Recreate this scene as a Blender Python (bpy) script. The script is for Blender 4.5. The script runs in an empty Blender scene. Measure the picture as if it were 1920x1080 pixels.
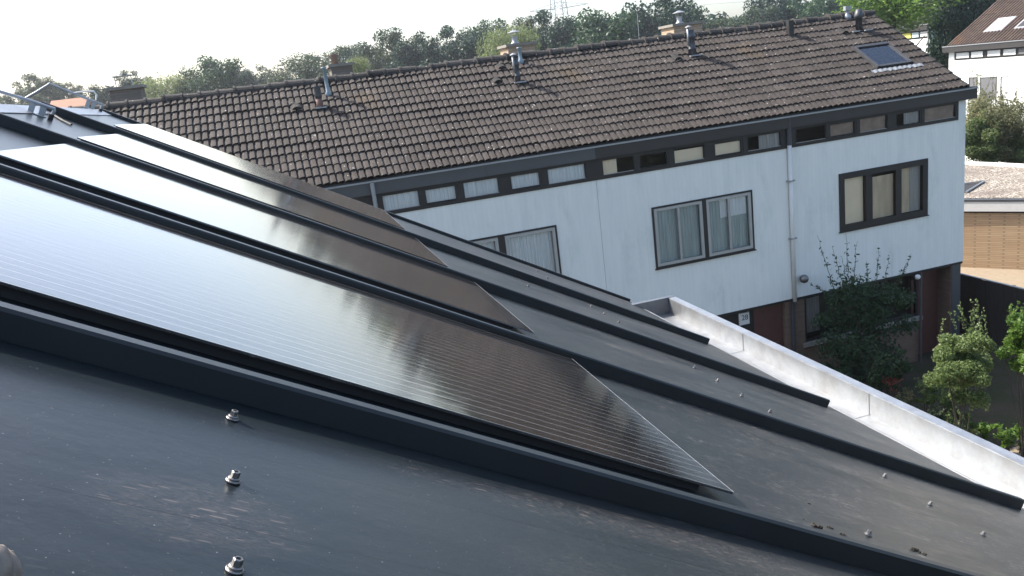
import bpy, math, random
import numpy as np
from mathutils import Matrix, Vector
R = math.radians
SC = bpy.context.scene
COL = SC.collection
# ---------------------------------------------------------------- camera
CAMZ = 8.9                       # eye height above the garden
YAW, PITCH, ROLL, FPX = R(14.96), R(14.66), R(-7.29), 1521.08
cy, sy, cp, sp = math.cos(YAW), math.sin(YAW), math.cos(PITCH), math.sin(PITCH)
FW = np.array([sy * cp, cy * cp, -sp]); R0 = np.array([cy, -sy, 0.0]); U0 = np.cross(R0, FW)
RT = math.cos(ROLL) * R0 + math.sin(ROLL) * U0
UP = -math.sin(ROLL) * R0 + math.cos(ROLL) * U0
cam = bpy.data.objects.new('camera', bpy.data.cameras.new('camera')); COL.objects.link(cam)
cam.data.lens = 36 * FPX / 1920; cam.data.sensor_width = 36
cam.data.clip_start = 0.02; cam.data.clip_end = 3000
M = Matrix([[RT[i], UP[i], -FW[i], 0] for i in range(3)] + [[0, 0, 0, 1]])
cam.matrix_world = Matrix.Translation((0, 0, CAMZ)) @ M
SC.camera = cam
# ---------------------------------------------------------------- world, sun, exposure
SUN_EL, SUN_AZ = 47.0, -48.0
w = bpy.data.worlds.new('World'); SC.world = w; w.use_nodes = True
nt = w.node_tree; sky = nt.nodes.new('ShaderNodeTexSky'); sky.sky_type = 'NISHITA'; sky.sun_disc = False
sky.sun_elevation = R(SUN_EL); sky.sun_rotation = R(SUN_AZ); sky.dust_density = 2.5; sky.air_density = 1.0
nt.nodes['Background'].inputs[1].default_value = 0.15
nt.links.new(sky.outputs[0], nt.nodes['Background'].inputs[0])
sl = bpy.data.lights.new('sun', 'SUN'); sl.energy = 4.3; sl.angle = R(0.5); sl.color = (1, 0.95, 0.88)
sun = bpy.data.objects.new('sun', sl); COL.objects.link(sun)
sd = Vector((math.sin(R(SUN_AZ)) * math.cos(R(SUN_EL)), math.cos(R(SUN_AZ)) * math.cos(R(SUN_EL)), math.sin(R(SUN_EL))))
sun.rotation_euler = sd.to_track_quat('Z', 'Y').to_euler(); sun.location = (-20, 20, 40)
SC.view_settings.view_transform = 'Standard'; SC.view_settings.look = 'None'
SC.view_settings.exposure = 1.3; SC.view_settings.gamma = 1.0
SC.render.engine = 'CYCLES'
SC.cycles.use_denoising = True
SC.cycles.max_bounces = 8; SC.cycles.transparent_max_bounces = 12; SC.cycles.volume_bounces = 0

def ray(px, py):
    d = FW * FPX + RT * (px - 960) - UP * (py - 540)
    return d / np.linalg.norm(d)
def atY(px, py, Y):
    d = ray(px, py); p = d * Y / d[1]; return Vector((p[0], p[1], p[2] + CAMZ))
def atZ(px, py, z):
    d = ray(px, py); p = d * (z - CAMZ) / d[2]; return Vector((p[0], p[1], p[2] + CAMZ))

# ---------------------------------------------------------------- mesh helpers
class MB:
    def __init__(s): s.v = []; s.f = []
    def add(s, vs, fs):
        n = len(s.v); s.v += [tuple(v) for v in vs]; s.f += [tuple(i + n for i in f) for f in fs]; return s
    def box(s, x0, x1, y0, y1, z0, z1):
        return s.add([(x0,y0,z0),(x1,y0,z0),(x1,y1,z0),(x0,y1,z0),(x0,y0,z1),(x1,y0,z1),(x1,y1,z1),(x0,y1,z1)],
                     [(0,3,2,1),(4,5,6,7),(0,1,5,4),(1,2,6,5),(2,3,7,6),(3,0,4,7)])
    def bbox(s, x0, x1, y0, y1, z0, z1, b):        # box with bevelled long edges seen from above (prism along x)
        pr = [(y0, z0), (y1, z0), (y1, z1 - b), (y1 - b, z1), (y0 + b, z1), (y0, z1 - b)]
        return s.prism(pr, x0, x1)
    def prism(s, pr, x0, x1):
        n = len(pr); vs = [(x0, a, b) for a, b in pr] + [(x1, a, b) for a, b in pr]
        return s.add(vs, [tuple(range(n))[::-1], tuple(range(n, 2 * n))] + [(i, (i + 1) % n, n + (i + 1) % n, n + i) for i in range(n)])
    def prismy(s, pr, y0, y1):                      # profile in x,z
        n = len(pr); vs = [(a, y0, b) for a, b in pr] + [(a, y1, b) for a, b in pr]
        return s.add(vs, [tuple(range(n)), tuple(range(n, 2 * n))[::-1]] + [(i, n + i, n + (i + 1) % n, (i + 1) % n) for i in range(n)])
    def tube(s, pts, r, k=8, r2=None, cap=True):
        pts = [Vector(p) for p in pts]; n = len(pts); base = len(s.v); prev = None
        for i, p in enumerate(pts):
            t = (pts[min(i + 1, n - 1)] - pts[max(i - 1, 0)]).normalized()
            if prev is None: a = t.orthogonal().normalized()
            else: a = (prev - t * prev.dot(t)).normalized()
            prev = a; b = t.cross(a); rr = r if r2 is None else r + (r2 - r) * i / max(1, n - 1)
            for j in range(k):
                th = 2 * math.pi * j / k; s.v.append(tuple(p + (a * math.cos(th) + b * math.sin(th)) * rr))
        for i in range(n - 1):
            for j in range(k):
                s.f.append((base + i * k + j, base + i * k + (j + 1) % k, base + (i + 1) * k + (j + 1) % k, base + (i + 1) * k + j))
        if cap:
            s.f.append(tuple(base + j for j in range(k))[::-1]); s.f.append(tuple(base + (n - 1) * k + j for j in range(k)))
        return s
    def lathe(s, prof, c=(0, 0, 0), k=16):          # prof: (r,z)
        base = len(s.v)
        for r, z in prof:
            for j in range(k):
                th = 2 * math.pi * j / k; s.v.append((c[0] + r * math.cos(th), c[1] + r * math.sin(th), c[2] + z))
        for i in range(len(prof) - 1):
            for j in range(k):
                s.f.append((base + i * k + j, base + i * k + (j + 1) % k, base + (i + 1) * k + (j + 1) % k, base + (i + 1) * k + j))
        s.f.append(tuple(base + j for j in range(k))[::-1]); s.f.append(tuple(base + (len(prof) - 1) * k + j for j in range(k)))
        return s
    def build(s, name, mat, parent=None, smooth=False):
        me = bpy.data.meshes.new(name); me.from_pydata(s.v, [], s.f); me.materials.append(mat)
        if smooth:
            me.polygons.foreach_set('use_smooth', [True] * len(me.polygons))
        me.update(); o = bpy.data.objects.new(name, me); COL.objects.link(o)
        if parent: o.parent = parent
        return o
def tag(o, label=None, cat=None, group=None, kind=None):
    if label: o['label'] = label
    if cat: o['category'] = cat
    if group: o['group'] = group
    if kind: o['kind'] = kind
    return o
def empty(name, loc=(0, 0, 0), rz=0):
    o = bpy.data.objects.new(name, None); COL.objects.link(o); o.location = loc; o.rotation_euler = (0, 0, rz)
    o.empty_display_size = 0.2; return o

# ---------------------------------------------------------------- materials
class NM:
    def __init__(s, name):
        s.m = bpy.data.materials.new(name); s.m.use_nodes = True; s.t = s.m.node_tree; s.b = s.t.nodes['Principled BSDF']
    def n(s, ty, **kw):
        q = s.t.nodes.new(ty)
        for k, v in kw.items():
            if k in q.inputs: q.inputs[k].default_value = v
            else: setattr(q, k, v)
        return q
    def l(s, a, b): s.t.links.new(a, b)
    def coord(s, scale=(1, 1, 1), rot=(0, 0, 0)):
        c = s.n('ShaderNodeTexCoord'); mp = s.n('ShaderNodeMapping'); mp.inputs['Scale'].default_value = scale; mp.inputs['Rotation'].default_value = rot
        s.l(c.outputs['Object'], mp.inputs[0]); return mp.outputs[0]
    def noise(s, scale=5., detail=4., rough=.55, vec=None, dist=0.):
        q = s.n('ShaderNodeTexNoise'); q.inputs['Scale'].default_value = scale; q.inputs['Detail'].default_value = detail
        q.inputs['Roughness'].default_value = rough; q.inputs['Distortion'].default_value = dist
        s.l(vec if vec else s.coord(), q.inputs['Vector']); return q.outputs['Fac']
    def ramp(s, fac, stops, interp='LINEAR'):
        q = s.n('ShaderNodeValToRGB'); q.color_ramp.interpolation = interp; e = q.color_ramp.elements
        while len(e) < len(stops): e.new(0.5)
        for i, (p, c) in enumerate(stops):
            e[i].position = p; e[i].color = (c if isinstance(c, tuple) else (c, c, c)) + (1,)
        s.l(fac, q.inputs[0]); return q.outputs[0]
    def mix(s, fac, a, b, bt='MIX'):
        q = s.n('ShaderNodeMix'); q.data_type = 'RGBA'; q.blend_type = bt
        for i, x in ((0, fac), (6, a), (7, b)):
            if isinstance(x, (int, float)): q.inputs[i].default_value = x
            elif isinstance(x, tuple): q.inputs[i].default_value = x + (1,)
            else: s.l(x, q.inputs[i])
        return q.outputs[2]
    def math(s, op, a, b=0.):
        q = s.n('ShaderNodeMath'); q.operation = op
        for i, x in enumerate((a, b)):
            if isinstance(x, (int, float)): q.inputs[i].default_value = x
            else: s.l(x, q.inputs[i])
        return q.outputs[0]
    def bump(s, h, strength=.3, dist=.01):
        q = s.n('ShaderNodeBump'); q.inputs['Strength'].default_value = strength; q.inputs['Distance'].default_value = dist
        s.l(h, q.inputs['Height']); s.l(q.outputs[0], s.b.inputs['Normal'])
    def set(s, col=None, rough=None, metal=None, spec=None):
        for k, x in (('Base Color', col), ('Roughness', rough), ('Metallic', metal), ('Specular IOR Level', spec)):
            if x is None: continue
            if isinstance(x, (int, float)): s.b.inputs[k].default_value = x
            elif isinstance(x, tuple): s.b.inputs[k].default_value = x + (1,)
            else: s.l(x, s.b.inputs[k])
        return s
def plain(name, col, rough=.6, metal=0., var=.25, scale=6., spec=.5):
    m = NM(name); f = m.noise(scale, 5.)
    c = m.mix(f, tuple(x * (1 - var) for x in col), tuple(min(1, x * (1 + var)) for x in col))
    m.set(c, rough, metal, spec); return m.m

# --- black coated roof sheet: dusty, streaked along the fall (local x)
def mat_roof():
    m = NM('black_coated_metal')
    st = m.noise(1.0, 6., .6, m.coord((2.2, 26, 1)))
    cl = m.noise(1.0, 5., .6, m.coord((1.7, 3.4, 1)))
    sc1 = m.noise(1.0, 8., .75, m.coord((34, 190, 1), (0, 0, R(5))), .8)
    msk = m.noise(1.0, 4., .6, m.coord((3.1, 5.5, 1)))
    sw = m.noise(1.0, 7., .7, m.coord((7, 60, 1), (0, 0, R(-16))), 1.4)
    sp_ = m.noise(260., 2., .5)
    # dust gets thicker towards the eaves
    c = m.n('ShaderNodeTexCoord'); sx = m.n('ShaderNodeSeparateXYZ'); m.l(c.outputs['Object'], sx.inputs[0])
    mr = m.n('ShaderNodeMapRange'); m.l(sx.outputs[0], mr.inputs[0]); mr.inputs[1].default_value = .1; mr.inputs[2].default_value = 2.6
    dust = m.math('MULTIPLY', m.ramp(cl, [(.3, .1), (.75, 1.)]), m.math('ADD', m.math('MULTIPLY', mr.outputs[0], .62), .06))
    base = m.mix(m.ramp(st, [(.3, 0.), (.75, 1.)]), (.006, .010, .013), (.013, .018, .021))
    base = m.mix(dust, base, (.085, .078, .070))
    scr = m.math('MULTIPLY', m.ramp(sc1, [(.53, 0.), (.62, 1.)]), m.ramp(msk, [(.44, 0.), (.58, 1.)]))
    def ell(cx, cy, rx, ry):      # soft elliptical patch where the sheet has been scuffed
        a = m.math('DIVIDE', m.math('SUBTRACT', sx.outputs[0], cx), rx); b = m.math('DIVIDE', m.math('SUBTRACT', sx.outputs[1], cy), ry)
        d = m.math('ADD', m.math('MULTIPLY', a, a), m.math('MULTIPLY', b, b)); q = m.math('SUBTRACT', 1.0, d); q.node.use_clamp = True; return q
    zone = m.math('MULTIPLY', mr.outputs[0], 1.0)
    zn = m.n('ShaderNodeMapRange'); m.l(sx.outputs[0], zn.inputs[0]); zn.inputs[1].default_value = .45; zn.inputs[2].default_value = 1.3; zn.inputs[3].default_value = .05
    def strokes(vec, frac, wid):
        v = m.n('ShaderNodeTexVoronoi'); v.inputs['Scale'].default_value = 1.; m.l(vec, v.inputs['Vector']); c3 = m.n('ShaderNodeSeparateColor'); m.l(v.outputs['Color'], c3.inputs[0])
        return m.math('MULTIPLY', m.math('LESS_THAN', v.outputs['Distance'], m.math('MULTIPLY', c3.outputs[1], wid)), m.math('GREATER_THAN', c3.outputs[0], frac))
    st1 = m.math('ADD', strokes(m.coord((26, 260, 1), (0, 0, R(5))), .52, .34), strokes(m.coord((48, 330, 1), (0, 0, R(-9))), .55, .38)); st1.node.use_clamp = True
    clu = m.ramp(m.noise(1., 5., .65, m.coord((5.5, 12, 1))), [(.50, 0.), (.60, 1.)])
    scr = m.math('MULTIPLY', scr, m.math('MULTIPLY', zn.outputs[0], .45))
    st1 = m.math('MULTIPLY', m.math('MULTIPLY', st1, clu), zn.outputs[0])
    base = m.mix(m.math('MULTIPLY', st1, .8), base, (.27, .25, .225))
    base = m.mix(m.math('MULTIPLY', scr, .85), base, (.30, .28, .25))
    smn = m.noise(1., 8., .8, m.coord((46, 150, 1), (0, 0, R(-12))), 2.4); smr = m.math('ADD', m.math('MULTIPLY', m.ramp(smn, [(.46, 0.), (.68, 1.)]), .6), m.math('MULTIPLY', strokes(m.coord((42, 230, 1), (0, 0, R(-14))), .55, .38), .8)); smr.node.use_clamp = True
    band = m.math('MULTIPLY', smr, m.math('ADD', m.math('ADD', ell(.04, .695, .11, .075), m.math('MULTIPLY', ell(.60, .915, .42, .045), 1.2)), m.math('MULTIPLY', ell(.45, .72, .12, .10), .5)))
    band.node.use_clamp = True
    base = m.mix(m.math('MULTIPLY', band, .7), base, (.16, .13, .11))
    cr = m.math('FRACT', m.math('ADD', m.math('DIVIDE', sx.outputs[1], .1615), .29)); crl = m.math('COMPARE', cr, .5); crl.node.inputs[2].default_value = .006
    base = m.mix(m.math('MULTIPLY', crl, .75), base, (.004, .005, .006))
    swm = m.math('MULTIPLY', m.ramp(sw, [(.47, 0.), (.62, 1.)]), m.ramp(m.noise(1.0, 3., .5, m.coord((1.5, 4.2, 1.))), [(.52, 0.), (.64, 1.)]))
    base = m.mix(m.math('MULTIPLY', m.math('MULTIPLY', swm, zn.outputs[0]), .5), base, (.17, .15, .13))
    base = m.mix(m.math('MULTIPLY', m.ramp(sp_, [(.70, 0.), (.76, 1.)]), .7), base, (.22, .21, .2))
    ro = m.mix(dust, (.30, .30, .30), (.58, .58, .58))
    m.set(base, ro, 0., .22)
    m.bump(m.math('ADD', m.noise(60., 4.), m.math('MULTIPLY', cl, 2.)), .10, .004)
    return m.m
def mat_dirt():       # scuffed smears on the near strip
    m = NM('dust_smear')
    a = m.noise(1., 8., .7, m.coord((10, 90, 1), (0, 0, R(-10))), 1.2)
    al = m.ramp(a, [(.47, 0.), (.7, 1.)])
    c = m.n('ShaderNodeTexCoord'); g = m.n('ShaderNodeVectorMath'); g.operation = 'LENGTH'; m.l(c.outputs['Object'], g.inputs[0])
    return m.m
def mat_pv():
    m = NM('solar_laminate')
    c = m.n('ShaderNodeTexCoord'); sx = m.n('ShaderNodeSeparateXYZ'); m.l(c.outputs['Object'], sx.inputs[0])
    fr = m.math('FRACT', m.math('MULTIPLY', sx.outputs[1], 31.0))
    ln = m.math('LESS_THAN', fr, .06)
    fine = m.noise(1., 4., .6, m.coord((1.5, 140, 1)))
    base = m.mix(m.ramp(fine, [(.3, 0.), (.7, 1.)]), (.007, .006, .006), (.016, .013, .012))
    base = m.mix(m.math('MULTIPLY', ln, .8), base, (.24, .245, .245))
    sc1 = m.noise(1., 8., .75, m.coord((16, 110, 1), (0, 0, R(5))), .8)
    msk = m.noise(1., 3., .5, m.coord((2.2, 3.3, 1)))
    scr = m.math('MULTIPLY', m.ramp(sc1, [(.55, 0.), (.66, 1.)]), m.ramp(msk, [(.50, 0.), (.62, 1.)]))
    base = m.mix(m.math('MULTIPLY', scr, .5), base, (.22, .21, .19))
    sp_ = m.noise(190., 2., .5); base = m.mix(m.math('MULTIPLY', m.ramp(sp_, [(.75, 0.), (.82, 1.)]), .7), base, (.35, .34, .32))
    m.set(base, m.mix(m.noise(1., 4., .6, m.coord((3, 8, 1))), (.05, .05, .05), (.12, .12, .12)), 0., .5); m.b.inputs['IOR'].default_value = 1.65
    m.b.inputs['Coat Weight'].default_value = .3; m.b.inputs['Coat Roughness'].default_value = .06
    m.bump(m.noise(1., 3., .6, m.coord((18, 60, 1))), .05, .004)
    return m.m
def mat_zinc(name='new_zinc', k=1.):
    m = NM(name)
    a = m.noise(16., 6., .7); b = m.noise(1., 5., .7, m.coord((26, 7, 5)))
    c = m.mix(m.ramp(a, [(.3, 0.), (.7, 1.)]), (.275 * k, .288 * k, .30 * k), (.37 * k, .382 * k, .395 * k))
    c = m.mix(m.math('MULTIPLY', m.ramp(b, [(.48, 0.), (.68, 1.)]), .4), c, (.22 * k, .20 * k, .175 * k))
    m.set(c, m.mix(a, (.30, .30, .30), (.55, .55, .55)), .7, .5); m.bump(a, .1, .003); return m.m
def mat_tile(name, c1, c2, moss):
    m = NM(name)
    at = m.n('ShaderNodeAttribute'); at.attribute_name = 'tint'
    base = m.mix(at.outputs['Fac'], c1, c2)
    n1 = m.noise(3., 5.); base = m.mix(m.ramp(n1, [(.35, .0), (.7, .55)]), base, tuple(x * .62 for x in c1))
    n2 = m.noise(17., 2., .5); base = m.mix(m.math('MULTIPLY', m.ramp(n2, [(.69, 0.), (.74, 1.)]), .9), base, (.42, .40, .37))
    n3 = m.noise(.55, 3.); n4 = m.noise(28., 4.)
    ms = m.math('MULTIPLY', m.ramp(n3, [(.60, 0.), (.74, 1.)]), m.ramp(n4, [(.42, 0.), (.6, 1.)]))
    base = m.mix(m.math('MULTIPLY', ms, .6), base, moss)
    m.set(base, .85, 0., .25); m.bump(m.noise(120., 4.), .25, .004); return m.m
def mat_wall(name='white_cladding', lines=True, k=1.):
    m = NM(name)
    c = m.n('ShaderNodeTexCoord'); sx = m.n('ShaderNodeSeparateXYZ'); m.l(c.outputs['Object'], sx.inputs[0])
    n1 = m.noise(1., 5., .65, m.coord((5, 5, .7)))
    base = m.mix(m.ramp(n1, [(.3, 0.), (.8, 1.)]), (.73 * k, .735 * k, .69 * k), (.64 * k, .655 * k, .62 * k))
    n2 = m.noise(1., 6., .7, m.coord((1.1, 1.1, .55))); n3 = m.noise(1., 4., .6, m.coord((9, 9, .8)))
    st = m.math('MULTIPLY', m.ramp(n2, [(.52, 0.), (.72, 1.)]), m.ramp(n3, [(.35, .2), (.7, 1.)]))
    base = m.mix(m.math('MULTIPLY', st, .6), base, (.36, .41, .39))
    if lines:
        ad = m.math('ADD', sx.outputs[0], sx.outputs[1]); fr = m.math('FRACT', m.math('MULTIPLY', ad, 9.))
        g = m.math('LESS_THAN', fr, .10)
        base = m.mix(m.math('MULTIPLY', g, .16), base, (.45, .47, .47))
        m.bump(fr, .25, .006)
    m.set(base, .7, 0., .3); return m.m
def mat_brick(name, c1, c2, mortar, sc=1., alongy=False):
    m = NM(name)
    c = m.n('ShaderNodeTexCoord'); sx = m.n('ShaderNodeSeparateXYZ'); m.l(c.outputs['Object'], sx.inputs[0])
    cb = m.n('ShaderNodeCombineXYZ'); m.l(m.math('ADD', sx.outputs[0], sx.outputs[1]), cb.inputs[0]); m.l(sx.outputs[2], cb.inputs[1])
    b = m.n('ShaderNodeTexBrick'); m.l(cb.outputs[0], b.inputs['Vector'])
    b.inputs['Color1'].default_value = c1 + (1,); b.inputs['Color2'].default_value = c2 + (1,); b.inputs['Mortar'].default_value = mortar + (1,)
    b.inputs['Scale'].default_value = sc; b.inputs['Brick Width'].default_value = .22; b.inputs['Row Height'].default_value = .0667
    b.inputs['Mortar Size'].default_value = .010; b.inputs['Bias'].default_value = 0.
    n1 = m.noise(2.5, 5.); col = m.mix(m.math('MULTIPLY', n1, .5), b.outputs[0], tuple(x * .6 for x in c1))
    m.set(col, .88, 0., .2); m.bump(b.outputs['Fac'], -.5, .006); return m.m
def mat_glass(name='window_glass', tint=.98):
    m = NM(name); t = m.t; out = t.nodes['Material Output']
    tr = m.n('ShaderNodeBsdfTransparent'); tr.inputs[0].default_value = (tint, tint, tint, 1)
    gl = m.n('ShaderNodeBsdfGlossy'); gl.inputs['Roughness'].default_value = .02
    f = m.n('ShaderNodeFresnel'); f.inputs[0].default_value = 1.35; mx = m.n('ShaderNodeMixShader')
    m.l(f.outputs[0], mx.inputs[0]); m.l(tr.outputs[0], mx.inputs[1]); m.l(gl.outputs[0], mx.inputs[2]); m.l(mx.outputs[0], out.inputs[0])
    return m.m
def mat_curtain(name, col, fold=60.):
    m = NM(name)
    n1 = m.noise(1., 3., .6, m.coord((fold, 1, .8))); c = m.mix(m.ramp(n1, [(.3, 0.), (.7, 1.)]), col, tuple(x * .62 for x in col))
    m.set(c, .9, 0., .1); return m.m
def mat_leaf(name, c1, c2, tr=.45, sat=1.):
    m = NM(name); out = m.t.nodes['Material Output']
    at = m.n('ShaderNodeAttribute'); at.attribute_name = 'tint'
    oi = m.n('ShaderNodeObjectInfo')
    c = m.mix(at.outputs['Fac'], c1, c2)
    m.set(c, .5, 0., .35)
    tl = m.n('ShaderNodeBsdfTranslucent'); tc = m.mix(.5, c, tuple(min(1, x * 1.9) for x in c2)); m.l(tc, tl.inputs[0])
    mx = m.n('ShaderNodeMixShader'); mx.inputs[0].default_value = tr
    m.l(m.b.outputs[0], mx.inputs[1]); m.l(tl.outputs[0], mx.inputs[2]); m.l(mx.outputs[0], out.inputs[0]); return m.m
def mat_ground():
    m = NM('garden_soil_and_grass')
    a = m.noise(1.2, 5.); b = m.noise(14., 6., .7)
    c = m.mix(m.ramp(a, [(.4, 0.), (.6, 1.)]), (.055, .047, .036), (.028, .042, .018))
    c = m.mix(m.ramp(b, [(.3, 0.), (.8, .6)]), c, (.10, .08, .058))
    m.set(c, .95, 0., .1); m.bump(b, .8, .05); return m.m
def mat_gravel():
    m = NM('roof_gravel'); v = m.n('ShaderNodeTexVoronoi'); v.inputs['Scale'].default_value = 22.
    m.l(m.coord(), v.inputs['Vector']); sp2 = m.n('ShaderNodeSeparateColor'); m.l(v.outputs['Color'], sp2.inputs[0])
    c = m.ramp(sp2.outputs[0], [(.0, (.06, .05, .04)), (.5, (.20, .17, .135)), (.85, (.34, .30, .25)), (1., (.55, .52, .47))])
    n1 = m.noise(.5, 3.); c = m.mix(m.ramp(n1, [(.45, 0.), (.6, .7)]), c, (.13, .105, .09))
    m.set(c, .95, 0., .1); m.bump(v.outputs['Distance'], -.8, .03); return m.m

X = {}
X['roof'] = mat_roof(); X['seam'] = plain('dark_coated_seam', (.013, .016, .018), .42, 0, .3, 7., .35); X['pv'] = mat_pv(); X['zinc'] = mat_zinc(); X['zinc_dull'] = mat_zinc('weathered_zinc', .55)
X['tile'] = mat_tile('brown_concrete_tile', (.038, .031, .027), (.068, .057, .050), (.17, .115, .05))
X['tile_red'] = mat_tile('red_brown_tile', (.070, .048, .038), (.115, .080, .060), (.30, .14, .035))
X['ridge'] = mat_tile('ridge_tile', (.034, .032, .029), (.065, .058, .052), (.045, .055, .02))
X['wall'] = mat_wall(); X['plaster'] = mat_wall('white_plaster', False, 1.08)
X['dark'] = plain('dark_brown_timber', (.014, .013, .013), .55, 0, .35, 3.)
X['fascia_grey'] = plain('grey_fascia', (.060, .063, .066), .5, 0, .15, 2.)
X['fascia_brown'] = plain('brown_fascia', (.028, .025, .024), .55, 0, .3, 2.)
X['white'] = plain('white_paint', (.62, .61, .58), .45, 0, .08)
X['greyframe'] = plain('light_grey_frame', (.36, .36, .35), .4, .2, .08)
X['lead'] = plain('lead_flashing', (.30, .31, .33), .5, .3, .3, 12.)
X['brick'] = mat_brick('brown_brick', (.16, .10, .07), (.21, .14, .10), (.15, .13, .11))
X['brick_g'] = mat_brick('grey_buff_brick', (.17, .14, .115), (.22, .185, .155), (.15, .135, .12))
X['brick_y'] = mat_brick('yellow_brick', (.40, .27, .16), (.50, .36, .22), (.28, .21, .14))
X['brick_c'] = mat_brick('pale_brick', (.42, .30, .20), (.5, .38, .27), (.3, .24, .18))
X['glass'] = mat_glass(); X['skyglass'] = mat_glass('coated_roof_glass', .9); X['skyglass'].node_tree.nodes['Fresnel'].inputs[0].default_value = 2.3; X['room'] = plain('dark_room', (.035, .032, .03), .9)
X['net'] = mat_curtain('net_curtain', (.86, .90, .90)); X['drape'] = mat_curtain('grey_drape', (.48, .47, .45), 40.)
X['cream'] = plain('cream_blind_and_reflection', (.86, .74, .55), .9, 0, .12, 2.); X['refl_band'] = mat_curtain('banded_wall_reflection', (.72, .60, .44), 4.)  # both also colour the painted wall reflection in the triple window
X['teal'] = mat_curtain('grey_green_drape', (.50, .58, .57), 45.)
X['pipe_skyl'] = plain('grey_aluminium_frame', (.055, .056, .06), .5, .2)
X['warm'] = plain('brick_reflection', (.34, .26, .21), .9, 0, .5, 5.)  # reflected brick put into the colour
X['yellow'] = plain('yellow_curtain', (.72, .66, .16), .9, 0, .1)
X['steel'] = plain('stainless_steel', (.20, .195, .19), .45, .85, .4, 300.); X['rubber'] = plain('black_rubber', (.02, .02, .02), .7)
X['galv'] = plain('galvanised_steel', (.30, .31, .32), .5, .5, .2, 20.)
X['pipe_dark'] = plain('dark_vent_pipe', (.045, .048, .055), .45, 0, .3); X['pipe_red'] = plain('brown_red_pipe', (.15, .085, .07), .8)
X['pipe_grey'] = plain('grey_blue_pipe', (.20, .26, .30), .45); X['soil'] = mat_ground(); X['gravel'] = mat_gravel()
X['concrete'] = plain('concrete_cap', (.22, .20, .17), .9, 0, .3); X['terra'] = plain('terracotta_pot', (.17, .115, .095), .85)
X['door'] = plain('red_brown_door', (.085, .035, .028), .5); X['fence'] = plain('dark_fence_board', (.028, .022, .019), .7, 0, .4, 8.)
X['bark'] = plain('bark', (.045, .036, .028), .95, 0, .35, 9.); X['moss'] = plain('dry_moss', (.035, .028, .02), 1., 0, .5, 60.)
X['glove'] = plain('worn_fabric', (.20, .17, .145), .95, 0, .55, 140.)
X['drysoil'] = plain('dry_soil', (.24, .19, .13), .95, 0, .3, 6.)
X['leafA'] = mat_leaf('leaf_oak', (.013, .038, .014), (.036, .078, .026), .25)
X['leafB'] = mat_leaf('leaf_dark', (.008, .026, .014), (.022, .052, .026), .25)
X['leafC'] = mat_leaf('leaf_willow', (.085, .115, .040), (.155, .19, .07))
X['leafD'] = mat_leaf('leaf_grey_green', (.024, .042, .022), (.060, .084, .042), .3)
X['leafE'] = mat_leaf('leaf_fresh', (.055, .110, .018), (.125, .21, .035))
X['leafF'] = mat_leaf('leaf_garden', (.060, .100, .028), (.18, .23, .085))
X['leafG'] = mat_leaf('leaf_olive', (.085, .095, .045), (.20, .195, .10))
X['leafH'] = mat_leaf('leaf_olive_pale', (.050, .080, .030), (.13, .165, .06))
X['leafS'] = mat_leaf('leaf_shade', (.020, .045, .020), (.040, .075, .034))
X['leafR'] = mat_leaf('flower_red', (.16, .03, .02), (.28, .07, .05), .2)

# ================================================================= GROUND
g = MB().add([(-1500, -1500, 0), (1500, -1500, 0), (1500, 1500, 0), (-1500, 1500, 0)], [(0, 1, 2, 3)]).build('ground', X['soil'])
tag(g, kind='structure')
p = MB().add([(8.5, 9.5, .01), (16, 9.5, .01), (16, 12.3, .01), (8.5, 12.3, .01)], [(0, 1, 2, 3)]).build('path', X['drysoil']); tag(p, kind='structure')
y_ = MB().add([(18.4, 13, .008), (27, 13, .008), (27, 26, .008), (18.4, 26, .008)], [(0, 1, 2, 3)]).build('yard', X['drysoil']); tag(y_, kind='structure')

# ================================================================= OWN METAL ROOF
U = 0.34
vs_ = np.array([0.87227734, -0.02508535, -0.48836766]); vy_ = np.array([0.0185793, 0.99966239, -0.01816373]); vn_ = np.array([0.48865843, 0.00677029, 0.87244891])
FO = -vn_ * U
ROOFM = Matrix([[vs_[i], vy_[i], vn_[i], FO[i] + (CAMZ if i == 2 else 0)] for i in range(3)] + [[0, 0, 0, 1]])
def roof_pt(px, py, y=None, h=None):
    """pixel -> local roof coordinates (metres) on plane local y or local height h"""
    d = ray(px, py); ld = np.array([d @ vs_, d @ vy_, d @ vn_]); o = np.array([0, 0, U])
    t = (y - o[1]) / ld[1] if y is not None else (h - o[2]) / ld[2]
    return o + ld * t
own = empty('metal_roof_house'); own.matrix_world = ROOFM
tag(own, 'house with black standing seam metal roof filling the foreground', 'house')
RY = [-2.9 * U, 0.0, 2.916 * U, 5.807 * U, 8.834 * U, 12.078 * U, 15.9 * U]
SR, SE = -2.85 * U, 8.05 * U
for i in range(6):
    y0, y1 = RY[i], RY[i + 1]
    MB().box(SR, SE, y0 + .0005, y1 - .0005, -.012, 0).build('roof_sheet', X['roof'], own)
MB().box(SR, SE - .05, RY[0], RY[-1] - .02, -.16, -.013).build('roof_deck', X['white'], own)
RH = .037
for y in RY[:-1]:
    b = MB(); n = 24
    b.bbox(SR - .01, SE - .10, y + .0, y + .026, .0004, RH, .004)
    b.build('standing_seam', X['seam'], own)
MB().bbox(SR - .01, SE - .02, RY[-1] - .004, RY[-1] + .03, -.10, .020, .004).build('verge_trim', X['seam'], own)
# lower lap of every seam, light eaves drip
MB().box(SE - .012, SE + .010, RY[0], RY[-1] + .03, -.0125, .0022).build('eaves_drip', X['zinc'], own)
MB().prismy([(SR - .16, -.085), (SR - .02, .012), (SR + .05, .004), (SR + .05, .0005), (SR - .02, .004), (SR - .16, -.095)], RY[0], RY[-1] + .03).build('ridge_flashing', X['zinc'], own)
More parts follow.
